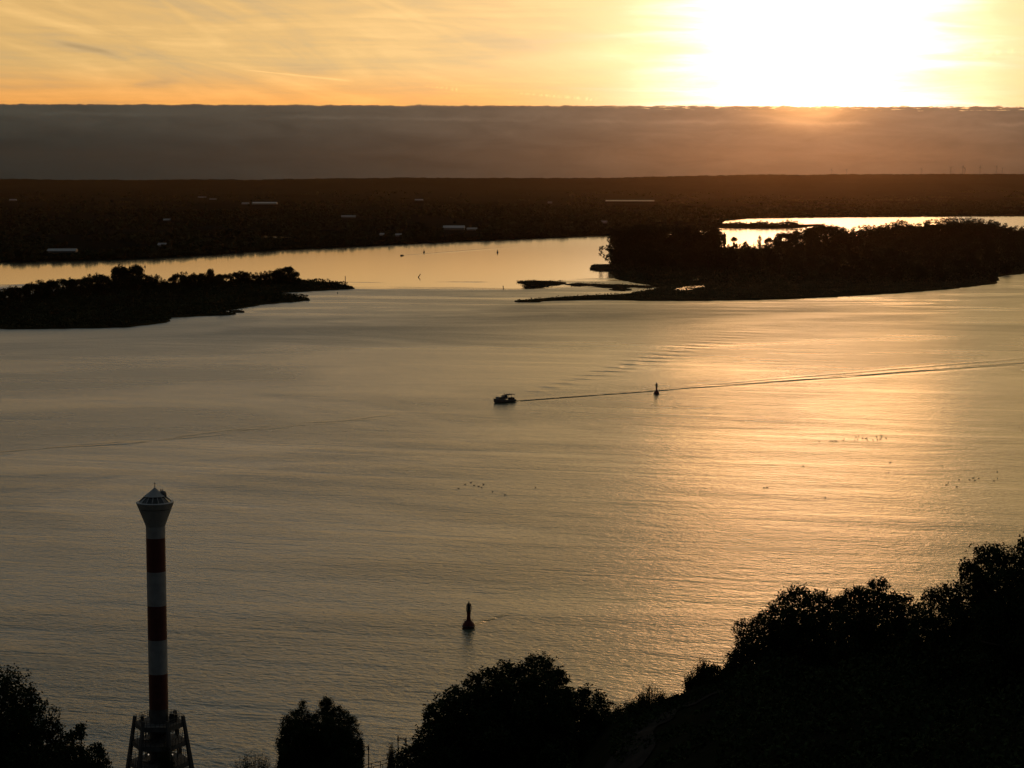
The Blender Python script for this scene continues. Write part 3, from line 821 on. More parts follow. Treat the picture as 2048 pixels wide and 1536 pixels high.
for px, by_, w_, h_, ds, lb in ((563, 1520, 14, 26, 255, 'small round bush left of the fine-leaved tree by the water'),
                                 (505, 1534, 90, 18, 262, 'low dark bush on the bank in the bottom edge, right of the tower'),
                                 (335, 1536, 34, 38, 250, 'dark bush in front of the foot of the striped tower'),
                                 (783, 1522, 14, 20, 262, 'small pointed bush at the end of the gangway railing')):
    shrub(px, by_, w_, h_, ds, lb, 120, 1.8)

# undergrowth on the near slopes
pts = []
n = 90000
x_ = rng.uniform(8, 70, n); y_ = rng.uniform(95, 245, n)
px_ = 1024 + x_ / y_ * F * CP
keep = (px_ > 1225) & (px_ < 2250) & ((px_ > 1440) | (vnoise(x_ / 4, y_ / 6, 77) > 0.45))
x_, y_ = x_[keep], y_[keep]
hgt = 0.4 + 3.6 * vnoise(x_ / 3.5, y_ / 3.5, 21) ** 1.5
hgt *= np.clip((px_[keep] - 1440) / 60, 0.12, 1)
z_ = terr(x_, y_) + hgt * rng.uniform(0, 1, len(x_)) ** 0.6
pts.append(np.stack([x_, y_, z_], 1))
n = 26000
x_ = rng.uniform(-90, 14, n); y_ = rng.uniform(200, 268, n)
z_ = terr(x_, y_) + (0.3 + 1.6 * vnoise(x_ / 3, y_ / 3, 22)) * rng.uniform(0, 1, n)
k_ = z_ > 0.3
pts.append(np.stack([x_, y_, z_], 1)[k_])
tag(link('undergrowth', leaves('undergrowth', np.concatenate(pts), 0.42, M_leaf), None), 'dark undergrowth covering the near slopes', 'undergrowth', kind='stuff')

# ---- island trees: a few crowns, copied
def crown_proto(kind):
    """unit-height tree; returns crown mesh, trunk mesh"""
    lob = []
    if kind == 'poplar':
        for i in range(9): lob.append((rng.normal() * 0.03, rng.normal() * 0.03, 0.22 + i * 0.085, 0.10 + 0.05 * math.sin(i / 8 * math.pi)))
    elif kind == 'spreading':
        for i in range(16):
            a_ = rng.uniform(0, 6.28); rr = rng.uniform(0.1, 0.42)
            lob.append((rr * math.cos(a_), rr * math.sin(a_), 0.62 + 0.22 * (1 - (rr / 0.42) ** 2) + rng.normal() * 0.04, rng.uniform(0.12, 0.18)))
        for i in range(14):
            a_ = rng.uniform(0, 6.28); lob.append((0.3 * math.cos(a_), 0.3 * math.sin(a_), rng.uniform(0.15, 0.5), 0.13))
    elif kind == 'oval':
        for i in range(34):
            v = rng.normal(size=3); v /= np.linalg.norm(v); q_ = rng.uniform(0.5, 1.0); lob.append((v[0] * 0.22 * q_, v[1] * 0.22 * q_, 0.50 + v[2] * 0.36 * q_, rng.uniform(0.10, 0.15)))
    else:   # bushy: foliage to the ground
        for i in range(40):
            a_ = rng.uniform(0, 6.28); rr = rng.uniform(0, 0.44); zz = rng.uniform(0.08, 0.90) * (1 - 0.75 * rr)
            lob.append((rr * math.cos(a_), rr * math.sin(a_), zz, rng.uniform(0.07, 0.13)))
    pts_ = lobe_points(lob, 0.04, 6, 0.7, 0.95)
    pts_ = pts_[pts_[:, 2] > 0.01]
    pts_[:, 2] *= 1.0 / np.percentile(pts_[:, 2], 99.7)
    cr = leaves('crown', pts_, 0.042, M_farleaf, aspect=0.8)
    mb = MB(); mb.tube([(0, 0, -0.03), (0, 0, 0.25), (0.01, 0.0, 0.62)], [0.022, 0.017, 0.006], 6)
    for l in lob[::3]: mb.tube([(0, 0, 0.22), (l[0] * 0.5, l[1] * 0.5, (l[2] + 0.22) / 2 + 0.03), l[:3]], [0.011, 0.007, 0.002], 4)
    return cr, mb.mesh('trunk', M_bark)
PROTO = {}
for kd, n in (('poplar', 2), ('spreading', 3), ('oval', 3), ('bushy', 4)):
    PROTO[kd] = [crown_proto(kd) for _ in range(n)]
def far_tree(name, px, base_py, top_py, kind, label, group, wide=1.0):
    x, y, _ = G(px, base_py, 0.9)
    h_ = D(px, top_py, y)[2] - 0.9
    root = empty(name, (x, y, 0.9), rng.uniform(0, 6.28), label, 'tree', group)
    s = max(h_, 1.5); root.scale = (s * wide, s * wide, s)
    cr, tr = PROTO[kind][rng.integers(len(PROTO[kind]))]
    link('crown', cr, None, root); link('trunk', tr, None, root)
    return root
# left island
gl = 'trees on the left island'
for px, b_, t_, kd, wd, lb in (
    (232, 580, 534, 'oval', 0.9, 'slim leftmost of the three tallest trees on the left island'),
    (249, 580, 530, 'oval', 1.15, 'broad middle one of the three tallest trees on the left island'),
    (273, 580, 530.5, 'oval', 1.25, 'rightmost of the three tallest trees on the left island'),
    (422, 575, 538, 'oval', 0.8, 'narrow tree rising above the hedge-like row on the left island'),
    (574, 567, 534, 'spreading', 1.35, 'large rounded tree at the right end of the row on the left island'),
    (592, 566, 543, 'spreading', 1.0, 'thin see-through tree last in the row on the left island, by the sandy tip')):
    far_tree('island_tree', px, b_, t_, kd, lb, gl, wd)
prof_l = [(-120, 590), (0, 577), (20, 572), (40, 574), (60, 567), (80, 560), (95, 559), (110, 561), (130, 557), (165, 556), (175, 548), (190, 546), (205, 551), (222, 552), (290, 550), (315, 547), (326, 556), (332, 560), (345, 554), (360, 545), (375, 544), (390, 547), (415, 545), (440, 547), (455, 549), (475, 541), (490, 542), (505, 546), (520, 544), (535, 541), (550, 538), (585, 540), (600, 556)]
x = -120.0
while x < 598:
    t_ = float(np.interp(x, [p[0] for p in prof_l], [p[1] for p in prof_l])) + rng.uniform(-0.5, 2.0)
    b_ = float(np.interp(x, [0, 120, 250, 400, 520, 600], [606, 592, 582, 574, 568, 567])) + rng.uniform(0, 3)
    far_tree('island_tree', x, b_, t_, random.choice(['bushy', 'spreading', 'bushy', 'oval']), 'dark bushy tree in the unbroken back row on the left island', gl, rng.uniform(1.0, 1.35))
    x += rng.uniform(7, 13)
for row in range(3):
    x = -100 + row * 5.0
    while x < 470 - row * 90:
        b_ = float(np.interp(x, [0, 120, 250, 400, 520], [606, 592, 582, 574, 568])) + 8 + row * 9 + rng.uniform(-2, 2)
        far_tree('island_tree', x, b_, b_ - rng.uniform(11, 17), 'bushy', 'low dark tree in front of the back row on the left island', gl, rng.uniform(1.1, 1.5))
        x += rng.uniform(25, 38)
# right island
gr = 'trees on the right island'
prof_r = [(1226, 474), (1232, 461), (1240, 456), (1255, 454), (1290, 450), (1320, 454), (1345, 456), (1380, 452), (1410, 454), (1432, 458)]
x = 1231.0
while x < 1434:
    t_ = float(np.interp(x, [p[0] for p in prof_r], [p[1] for p in prof_r])) + rng.uniform(-0.5, 2)
    far_tree('island_tree', x, 526 - (x - 1231) * 0.06 + rng.uniform(-1, 3), t_, random.choice(['oval', 'bushy', 'oval']), 'tall dark tree in the high stand at the left end of the right island', gr, rng.uniform(0.85, 1.1))
    x += rng.uniform(8, 12)
x = 1236.0
while x < 1440:
    far_tree('island_tree', x, 540 + rng.uniform(-4, 4), 492 + rng.uniform(-8, 8), 'bushy', 'dark bushy tree at the foot of the high stand on the right island', gr, rng.uniform(0.8, 1.1))
    x += rng.uniform(13, 20)
for px, b_, t_, kd, wd, lb in (
    (1447, 497, 465, 'oval', 0.7, 'small upright tree against the bright backwater, next to the high stand'),
    (1468, 498, 474, 'spreading', 0.8, 'low open-crowned tree in the notch before the bright backwater'),
    (1490, 500, 482, 'bushy', 1.1, 'lowest dark bush in the notch before the bright backwater'),
    (1519, 501, 471, 'poplar', 0.9, 'thin pale see-through poplar against the bright backwater'),
    (1538, 499, 474, 'spreading', 1.0, 'open bush right of the thin poplar before the bright backwater')):
    far_tree('island_tree', px, b_, t_, kd, lb, gr, wd)
prof_r2 = [(1548, 482), (1556, 466), (1580, 463), (1596, 459), (1612, 456), (1632, 449), (1660, 449), (1685, 455), (1697, 458), (1715, 452), (1740, 450), (1765, 451), (1778, 446), (1788, 440), (1806, 440), (1818, 446), (1834, 448), (1848, 442), (1880, 438), (1910, 435), (1950, 437), (1990, 442), (2008, 447), (2022, 453), (2048, 452), (2300, 450)]
x = 1556.0
while x < 2130:
    t_ = float(np.interp(x, [p[0] for p in prof_r2], [p[1] for p in prof_r2])) + rng.uniform(-0.5, 1.5)
    b_ = float(np.interp(x, [1550, 1650, 1750, 1900, 2048], [499, 492, 484, 480, 483])) + rng.uniform(0, 3)
    far_tree('island_tree', x, b_, t_, random.choice(['bushy', 'oval', 'bushy', 'spreading']) if x < 1690 else 'bushy', 'dark tree in the back row of the right island wood', gr, rng.uniform(1.0, 1.35) if x < 1690 else rng.uniform(1.35, 1.75))
    x += rng.uniform(9, 14)
for row in range(5):
    x = 1455 + rng.uniform(0, 10)
    while x < 2120:
        b0 = float(np.interp(x, [1450, 1550, 1650, 1750, 1900, 2048], [504, 504, 497, 489, 485, 488]))
        b1 = float(np.interp(x, [1450, 1600, 1800, 1900, 1985, 1995, 2048], [540, 556, 566, 566, 562, 552, 545]))
        b_ = b0 + (b1 - b0) * (row + 0.7) / 5 + rng.uniform(-3, 3)
        hp = rng.uniform(22, 32)
        if row == 0 and x < 1550: hp = 14
        far_tree('island_tree', x, b_, b_ - hp, random.choice(['bushy', 'bushy', 'spreading']), 'dark tree in the dense middle of the right island wood', gr, rng.uniform(1.0, 1.3))
        x += rng.uniform(34, 50)
far_tree('island_tree', 1985, 563, 548, 'bushy', 'dark bush overhanging the water at the corner of the right island', gr, 1.6)
# small islet in the backwater
x = 1412.0
while x < 1602:
    t_ = float(np.interp(x, [1410, 1450, 1480, 1510, 1530, 1545, 1570, 1590, 1602], [445, 445, 442, 444, 440, 445, 440, 440, 446]))
    far_tree('island_tree', x, 454.5 + rng.uniform(0, 1.5), t_ + rng.uniform(-1.0, 0.8), 'bushy', 'dark tree on the small islet in the bright backwater', 'trees on the backwater islet', rng.uniform(1.3, 1.9))
    x += rng.uniform(8, 12)
tufts(PM, 5000, 1.5, 0.9, 'ragged marsh grass on the mudflats and the spit')

# undergrowth and reeds on the islands
def scatter(poly, n, hfun, size, m, name, label, cat, z0=0.9):
    poly = np.asarray(poly); lo, hi = poly.min(0), poly.max(0)
    lo = np.maximum(lo, [-520, 0]); hi = np.minimum(hi, [900, 1e9])
    x_ = rng.uniform(lo[0], hi[0], n); y_ = rng.uniform(lo[1], hi[1], n)
    k_ = inside(poly, x_, y_); x_, y_ = x_[k_], y_[k_]
    h_ = hfun(x_, y_); k_ = h_ > 0; x_, y_, h_ = x_[k_], y_[k_], h_[k_]
    pts_ = np.stack([x_, y_, z0 + h_ * rng.uniform(0, 1, len(x_)) ** 0.7], 1)
    tag(link(name, leaves(name, pts_, size, m, aspect=0.8), None), label, cat, kind='stuff')
scatter(PL, 150000, lambda x, y: np.where(vnoise(x / 25, y / 40, 31) > 0.45, 3.4 * vnoise(x / 9, y / 14, 32), 0.7), 1.2, M_farleaf, 'scrub', 'low scrub and reeds covering the left island', 'scrub')
scatter(PR, 260000, lambda x, y: np.where(y > 1640 + np.maximum(0, x - 330) * 0.9, 2.0 + 7.0 * vnoise(x / 12, y / 18, 33), 0.0), 1.5, M_farleaf, 'scrub', 'dense scrub under the trees of the right island', 'scrub')
scatter(PR, 260000, lambda x, y: np.where(y < 1700 + np.maximum(0, x - 330) * 0.9, 0.5 + 1.3 * vnoise(x / 10, y / 14, 34), 0.0), 1.0, M_reed, 'reeds', 'reed bed along the near shore of the right island', 'reeds')

CLEAR = [(498, 473, 182), (599, 476, 16), (26, 402, 14), (404, 398, 16), (426, 400, 14), (493, 397, 14), (491, 409, 14), (530, 409, 48), (334, 442, 14), (125, 505, 56), (697, 436, 28), (838, 402, 16), (965, 396, 44), (1014, 395, 26), (908, 460, 42), (944, 461, 20), (764, 472, 8), (799, 473, 16), (1087, 388, 18), (1120, 388, 22), (1260, 403, 96), (1208, 447, 12)]
# riverbank wood along the far shore, and orchards and hedges over the plain
def blobs(C, rad, m, name, label, cat):
    """many small faceted crowns in one mass"""
    n = len(C)
    mb = []
    k = 14
    Cc = np.repeat(C, k, 0); rr = np.repeat(rad, k)
    v = rng.normal(size=Cc.shape); v /= np.linalg.norm(v, axis=1)[:, None]
    Cc = Cc + v * rr[:, None] * np.array([1, 1, 0.8]) * 0.62
    me = leaves(name, Cc, rr * 0.95, m, aspect=0.9)
    tag(link(name, me, None), label, cat, kind='stuff')
pts = []; rad = []
bx = -80.0
while bx < 1436:
    py_ = float(np.interp(bx, bank_px, bank_py))
    big_ = vnoise(np.array([bx / 9.0]), np.array([0.5]), 41)[0]
    x, y, _ = G(bx, py_)
    r_ = 1.6 + 3.4 * big_ ** 2 + (1.0 if bx > 850 else 0.0) * rng.random() * 2
    for q in range(3):
        pts.append((x + rng.normal() * 3, y + 4 + abs(rng.normal()) * 14, 1.2 + r_ * 0.8)); rad.append(r_ * rng.uniform(0.7, 1.2))
    bx += rng.uniform(1.2, 4.0)
while bx < 2150:
    py_ = float(np.interp(bx, bank_px, bank_py)); x, y, _ = G(bx, py_)
    pts.append((x, y + 10 + rng.random() * 30, 4)); rad.append(rng.uniform(3, 6)); bx += rng.uniform(1.5, 3)
blobs(np.array(pts), np.array(rad), M_farleaf, 'bank_thicket', 'dark bushes lining the far river bank', 'thicket')
n = 26000
px_ = rng.uniform(-120, 2170, n); q_ = rng.random(n)
bY = np.interp(px_, cols, bank_Y)
y_ = 1 / (1 / (bY + 40) * (1 - q_) + 1 / 10500 * q_)
x_ = (px_ - 1024) / F / CP * y_
den = vnoise(x_ / 160, y_ / 420, 51) * 0.6 + vnoise(x_ / 60, y_ / 90, 52) * 0.4
k_ = den > np.where(y_ > 6000, 0.5, 0.45)
bp_ = 768 + F * np.tan(np.arctan((H - 3) / y_) - PITCH)
for cx_, cy_, wd_ in CLEAR:
    k_ &= ~((np.abs(px_ - cx_) < wd_ / 2 + 2) & (bp_ > cy_ - 2) & (bp_ < cy_ + 10))
x_, y_ = x_[k_], y_[k_]
zz = np.where(y_ > 8700, ((y_ - 8600) / 4600) ** 1.4 * 100, 0) + 3.5
blobs(np.stack([x_, y_, zz + 1.5], 1), rng.uniform(3, 7.5, len(x_)), M_farleaf, 'orchards', 'orchards, hedges and woods spread over the far plain', 'orchards')

# ================================================================== FAR BUILDINGS
def shed(px, py, wpx, hpx, bright, label, depth=None, name='shed'):
    x, y, _ = G(px, py, 2.0)
    k = y / F; w_ = wpx * k; h_ = max(3.0, min(9.0, hpx * k * 1.0)); dp = depth or min(60, max(14, w_ * 0.5))
    root = empty(name, (x, y, 2.2), rng.uniform(-0.15, 0.15), label, 'shed', 'sheds and greenhouses on the far plain')
    mb = MB(); mb.box((0, 0, h_ * 0.3), (w_, dp, h_ * 0.6)); mb.build('wall', M_wall, root)
    mb = MB(); z0, z1 = h_ * 0.6 + 0.01, h_
    a_, b_ = w_ / 2 + 0.4, dp / 2 + 0.4
    mb.addm([(-a_, -b_, z0), (a_, -b_, z0), (a_, b_, z0), (-a_, b_, z0), (-a_, 0, z1 + 1.5), (a_, 0, z1 + 1.5)],
            [(3, 2, 1, 0), (0, 1, 5, 4), (2, 3, 4, 5), (0, 4, 3), (1, 2, 5)])
    mb.build('roof', M_roofb if bright else M_roof, root)
for a_ in ((26, 402, 14, 3, 1, 'small pale roofed shed alone at the far left of the plain'),
           (404, 398, 16, 4, 1, 'pale roofed shed in the upper left plain, left of a pair'),
           (426, 400, 14, 2, 0, 'dull grey shed just right of a pale roofed shed'),
           (493, 397, 14, 3, 0, 'upper pale shed of the pair in the left plain'),
           (491, 409, 14, 3, 1, 'brightest pale roof, lower of the pair in the left plain'),
           (530, 409, 48, 4, 0, 'long dull grey shed right of the brightest pale roof'),
           (334, 442, 14, 3, 0, 'faint grey shed alone in the middle of the left plain'),
           (330, 493, 26, 3, 0, 'faint low shed near the left bank'),
           (125, 505, 56, 4, 0, 'faint long roof near the far bank at the left'),
           (697, 436, 28, 4, 0, 'grey roofed shed in the plain above the vertical pole'),
           (672, 393, 12, 2, 0, 'tiny grey shed high on the plain above the grey roofed shed'),
           (838, 402, 16, 3, 1, 'bright pale roof in the centre plain'),
           (852, 396, 16, 2, 0, 'thin grey roof behind the bright pale roof of the centre plain'),
           (965, 396, 44, 2, 0, 'long thin grey roof on the centre plain'),
           (1014, 395, 26, 3, 0, 'grey roof right of the long thin roof on the centre plain'),
           (908, 460, 42, 7, 1, 'largest pale roofed greenhouse above the far bank'),
           (944, 461, 20, 4, 0, 'lower grey shed joined to the right of the largest greenhouse'),
           (764, 472, 8, 3, 0, 'tiny pale hut near the bank, left of the largest greenhouse'),
           (799, 473, 16, 4, 0, 'small grey house near the bank, left of the largest greenhouse'),
           (1087, 388, 18, 3, 0, 'pale shed beside the smoke on the far plain'),
           (1120, 388, 22, 4, 0, 'grey factory shed under the smoke on the far plain'),
           (1100, 407, 8, 3, 0, 'small grey shed below the smoke on the far plain'),
           (1260, 403, 96, 2, 0, 'very long thin grey roof right of the centre plain'),
           (1208, 447, 12, 4, 0, 'small house on the plain just left of the right island trees'),
           (1430, 375, 22, 2, 0, 'thin pale roof low on the ridge in the right plain')):
    shed(*a_)

# smoke over the factory shed
x, y, _ = G(1116, 386)
mb = MB()
for i in range(7):
    f_ = i / 6
    mb.lathe([(0.5, -8 - 3 * f_), (7 + 5 * f_, -4), (8 + 6 * f_, 2), (4 + 4 * f_, 7), (0.5, 9)], 10, (x - 10 - 26 * i + rng.normal() * 4, y + rng.normal() * 6, 14 + 2.2 * i), True)
me = bpy.data.meshes.new("smoke"); me.from_pydata(mb.v, [], mb.f); me.update()
m = bpy.data.materials.new('smoke'); m.use_nodes = True; t = NT(m.node_tree); t.n.clear()
pv = t.node('ShaderNodeVolumePrincipled'); pv.inputs['Density'].default_value = 0.012; pv.inputs['Color'].default_value = (0.8, 0.8, 0.8, 1); pv.inputs['Anisotropy'].default_value = 0.3
o_ = t.node('ShaderNodeOutputMaterial'); t.l.new(pv.outputs[0], o_.inputs['Volume']); me.materials.append(m)
tag(link('smoke', me, None), 'thin pale smoke drifting over the far plain', 'smoke', kind='stuff')

# ================================================================== WIND TURBINES
def turbine_proto():
    tw = MB(); tw.lathe([(1.9, 0), (1.4, 45), (1.0, 80)], 12); tme = tw.mesh('mast', M_conc, True)
    nb = MB(); nb.loft([[(x_ * s, -5 + yy, 81 + z_ * s) for x_, z_ in ((-1.6, -1.6), (1.6, -1.6), (1.6, 1.6), (-1.6, 1.6))] for yy, s in ((0, .5), (1.5, 1), (10, 1), (11, .8))])
    nme = nb.mesh('nacelle', M_conc)
    hb = MB(); hb.lathe([(0.2, 0), (1.4, .6), (1.6, 2.2)], 10, (0, 0, 0)); 
    bb = MB()
    bb.loft([[(-w_ * .35, -th, z_), (w_ * .65, 0, z_), (-w_ * .35, th, z_)] for z_, w_, th in ((0, 1.0, .5), (6, 2.2, .35), (22, 1.3, .2), (38, .4, .08))])
    bme = bb.mesh('blade', M_conc)
    return tme, nme, bme
TP = turbine_proto()
for px, top, base, rot, lb in ((1656, 339, 350, 0.2, 'faintest wind turbine, leftmost on the ridge below the sun'),
                               (1686, 339, 350, 0.8, 'faint wind turbine second from the left on the ridge'),
                               (1834, 337, 349, 0.5, 'lone faint wind turbine between the left pair and the right cluster'),
                               (1892, 335, 349, 1.0, 'wind turbine at the left end of the cluster on the right ridge'),
                               (1916, 333, 349, 0.3, 'tall wind turbine left of its close neighbour in the right cluster'),
                               (1920, 336, 349, 0.9, 'lower wind turbine close behind the tall one in the right cluster'),
                               (1950, 334, 349, 0.1, 'single wind turbine in the middle of the right cluster'),
                               (1982, 332, 349, 0.6, 'tallest wind turbine near the right end of the ridge cluster'),
                               (1994, 336, 349, 1.3, 'last wind turbine at the right end of the ridge cluster')):
    yy = 13400.0
    x = (px - 1024) / F / CP * yy
    ztop = H + (HOR - top) * yy / F; zb = H + (HOR - base) * yy / F - 12
    root = empty('wind_turbine', (x, yy, zb), 0.25, lb, 'wind turbine', 'wind turbines on the ridge')
    s = (ztop - zb) / 82.0 * 0.98; root.scale = (s, s, s)
    link('mast', TP[0], None, root); link('nacelle', TP[1], None, root)
    for k in range(3):
        b_ = link('blade', TP[2], None, root); b_.location = (0, -6, 81); b_.rotation_euler = (0, rot + k * 2 * math.pi / 3, 0)

# ================================================================== STRIPED LEADING-LIGHT TOWER
TD = 275.0
tx = D(310, 1000, TD)[0]
def tzz(py): return D(312, py, TD)[2]
K = TD / F / CP
tower = empty('lighthouse', (tx, TD, -1.0), 0, 'slender red and white striped leading light tower on open legs at the water edge', 'lighthouse')
def part(mb, name, m, parent=tower, smooth=False, label=None):
    o = mb.build(name, m, parent, smooth)
    if parent is tower: o.location = (0, 0, 1.0)
    if label: o['label'] = label
    return o
rs = 19.3 * K
segs = [(1052, 1075, M_white, 'white'), (1075, 1142, M_red, 'red'), (1142, 1210, M_white, 'white'), (1210, 1278, M_red, 'red'), (1278, 1346, M_white, 'white'), (1346, 1416, M_red, 'red')]
for y0, y1, m_, nm in segs:
    mb = MB(); z1, z0 = tzz(y0), tzz(y1)
    mb.lathe([(rs, z0), (rs, z1)], 40); part(mb, 'shaft_band', m_, smooth=False, label=nm + ' painted band of the shaft')
mb = MB(); mb.lathe([(rs * 0.98, 2.0), (rs * 0.98, tzz(1416))], 40); part(mb, 'core_column', M_conc)
# flared head
zt, zn = tzz(1004), tzz(1052); r_t = 37.5 * K
zm = zn + (zt - zn) * 0.72; rm = rs + (r_t - rs) * 0.74
mb = MB(); mb.lathe([(rs, zn), (rs + (r_t - rs) * .16, zn + (zt - zn) * .16), (rm, zm)], 40); part(mb, 'head_flare', M_white)
mb = MB(); mb.lathe([(rm - 0.05, zm), (rm - 0.05, zm + 0.09)], 40); part(mb, 'joint_ring', M_dark)
mb = MB(); mb.lathe([(rm + 0.03, zm + 0.09), (r_t, zt - 0.12), (r_t + 0.05, zt), (r_t - 0.1, zt + 0.08)], 40); part(mb, 'parapet', M_white)
zr0 = tzz(992.0); r_r = 21.0 * K; zap = tzz(976.5) + 0.1
mb = MB(); mb.lathe([(r_t - 0.35, zt + 0.08), (r_r - 0.12, zr0)], 16); glz = part(mb, 'lantern_glazing', M_glass)
for i in range(16):
    t_ = 2 * math.pi * i / 16
    c_, s_ = math.cos(t_), math.sin(t_)
    mb = MB(); mb.tube([((r_t - 0.3) * c_, (r_t - 0.3) * s_, zt + 0.02), ((r_r - 0.06) * c_, (r_r - 0.06) * s_, zr0 + 0.02)], 0.055, 5)
    mb.build('mullion', M_white, glz)
mb = MB(); mb.lathe([(r_r, zr0 - 0.04), (r_r + 0.06, zr0 + 0.03), (r_r * 0.5, zr0 + (zap - zr0) * .52), (0.06, zap)], 16); part(mb, 'roof', M_white)
mb = MB(); mb.tube([(0, 0, zap - 0.1), (0, 0, tzz(965))], 0.045, 6); mb.box((0, 0, tzz(966.5)), (0.22, 0.05, 0.05)); part(mb, 'mast', M_dark)
dcx = 15.5 * K
mb = MB(); mb.lathe([(0.52, zr0 - 0.1), (0.55, zr0 + 0.3), (0.42, zr0 + 0.62), (0.15, zr0 + 0.74)], 16, (dcx, 0.1, 0)); part(mb, 'radome', M_grey, smooth=True)
for q in (-0.28, -0.06): 
    mb = MB(); mb.box((dcx + q, 0.1, zr0 + 0.83), (0.1, 0.1, 0.26)); part(mb, 'lamp_housing', M_dark)
# leg frame with three decks
NL = 6
zdk = [tzz(1447), tzz(1484), tzz(1524)]
def frame_r(z):
    return np.interp(z, [tzz(1560), tzz(1432)], [70 * K, 49 * K])
ztop = tzz(1432)
angs = [math.pi / 6 + i * math.pi / 3 for i in range(NL)]
angs = [i * math.pi / 3 for i in range(NL)]
for t_ in angs:
    mb = MB(); r0_, r1_ = frame_r(ztop), frame_r(0.0) + (tzz(1560) - 0.0) * 0.12
    mb.tube([((r1_) * math.cos(t_), r1_ * math.sin(t_), -0.5), (r0_ * math.cos(t_), r0_ * math.sin(t_), ztop)], [0.42, 0.26], 4)
    part(mb, 'leg', M_conc)
for z in zdk:
    rr = frame_r(z)
    mb = MB(); mb.lathe([(rr - 0.02, z - 0.42), (rr - 0.02, z + 0.25), (rr - 0.3, z + 0.25)], 6); dk = part(mb, 'deck', M_conc)
    mb = MB()
    for i in range(6):
        a0, a1 = angs[i], angs[(i + 1) % 6]
        p0 = Vector((rr * math.cos(a0), rr * math.sin(a0), z)); p1 = Vector((rr * math.cos(a1), rr * math.sin(a1), z))
        for hh in (0.55, 0.85, 1.2): mb.tube([p0 + Vector((0, 0, hh)), p1 + Vector((0, 0, hh))], 0.03, 4)
        for q in range(1, 6):
            c_ = p0.lerp(p1, q / 6); mb.tube([c_ + Vector((0, 0, 0.2)), c_ + Vector((0, 0, 1.2))], 0.035, 4)
    mb.build('railing', M_dark, dk)
for t_, r_f in ((math.pi * 0.86, 0.72), (math.pi * 0.80, 0.66), (math.pi * 0.14, 0.62)):
    mb = MB(); rr = frame_r(5.0) * r_f
    mb.tube([(rr * math.cos(t_), rr * math.sin(t_), 1.5), (rr * math.cos(t_), rr * math.sin(t_), zdk[0] - 0.3)], 0.1, 6); part(mb, 'pipe', M_grey)
for (x_, y_, w_, h_) in ((1.9, -0.4, 0.7, 1.3), (2.3, 0.3, 0.5, 1.0), (-2.4, 0.2, 0.45, 0.8)):
    mb = MB(); mb.box((x_, y_, zdk[0] + 0.25 + h_ / 2 + 0.003), (w_, 0.5, h_)); 
    for q in range(3): mb.tube([(x_ - w_ * .35 + q * w_ * .35, y_, zdk[0] + .25 + h_), (x_ - w_ * .35 + q * w_ * .35, y_, zdk[0] + .55 + h_)], 0.05, 5)
    part(mb, 'signal_box', M_dark)
# spiral stair wrapping the core
mb = MB()
for i in range(64):
    t_ = i * 0.22; z = 2.2 + i * 0.108; rr = rs + 0.55
    if z > zdk[0] - 0.5: break
    mb.box((rr * math.cos(t_), rr * math.sin(t_), z), (1.0, 0.3, 0.05), t_)
part(mb, 'stair', M_dark)
mb = MB(); mb.lathe([(6.6, -2.2), (6.6, 1.0), (6.3, 1.2)], 12); part(mb, 'foundation', M_conc)
for px, py in ((297, 1509), (345, 1509)):
    p = D(px, py, TD - 3.4); mb = MB(); mb.lathe([(0.02, -0.1), (0.09, -0.05), (0.09, 0.05), (0.02, 0.1)], 8, (p[0] - tx, p[1] - TD, p[2])); part(mb, 'deck_lamp', M_lamp)

# walkway right of the tower with its railing
wa = Vector((tx + 5.0, TD - 2.5, 2.3)); wb = Vector((D(470, 1545, 270)[0], 268.0, 1.2))
wk = empty('walkway', (wa.x, wa.y, 0), 0, 'narrow walkway with thin railing leading right from the tower', 'walkway')
def rel(v, o): return Vector((v.x - o[0], v.y - o[1], v.z - o[2]))
o0 = (wa.x, wa.y, 0)
mb = MB(); q0, q1 = rel(wa, o0), rel(wb, o0); dv = (q1 - q0); sd = Vector((-dv.y, dv.x, 0)).normalized() * 0.9
mb.addm([q0 - sd, q1 - sd, q1 + sd, q0 + sd, q0 - sd - Vector((0, 0, .25)), q1 - sd - Vector((0, 0, .25)), q1 + sd - Vector((0, 0, .25)), q0 + sd - Vector((0, 0, .25))],
        [(0, 1, 2, 3), (7, 6, 5, 4), (0, 4, 5, 1), (1, 5, 6, 2), (2, 6, 7, 3), (3, 7, 4, 0)])
mb.build('deck', M_conc, wk)
for sgn in (-1, 1):
    mb = MB()
    for hh in (0.6, 1.1): mb.tube([q0 + sd * sgn + Vector((0, 0, hh)), q1 + sd * sgn + Vector((0, 0, hh))], 0.03, 4)
    for i in range(10):
        c_ = (q0 + sd * sgn).lerp(q1 + sd * sgn, i / 9); mb.tube([c_, c_ + Vector((0, 0, 1.1))], 0.035, 4)
    mb.build('railing', M_dark, wk)
for i in range(3):
    c_ = q0.lerp(q1, (i + .6) / 3.2); mb = MB(); mb.tube([(c_.x, c_.y, -2.5), (c_.x, c_.y, c_.z - 0.2)], 0.16, 8); mb.build('pile', M_dark, wk)

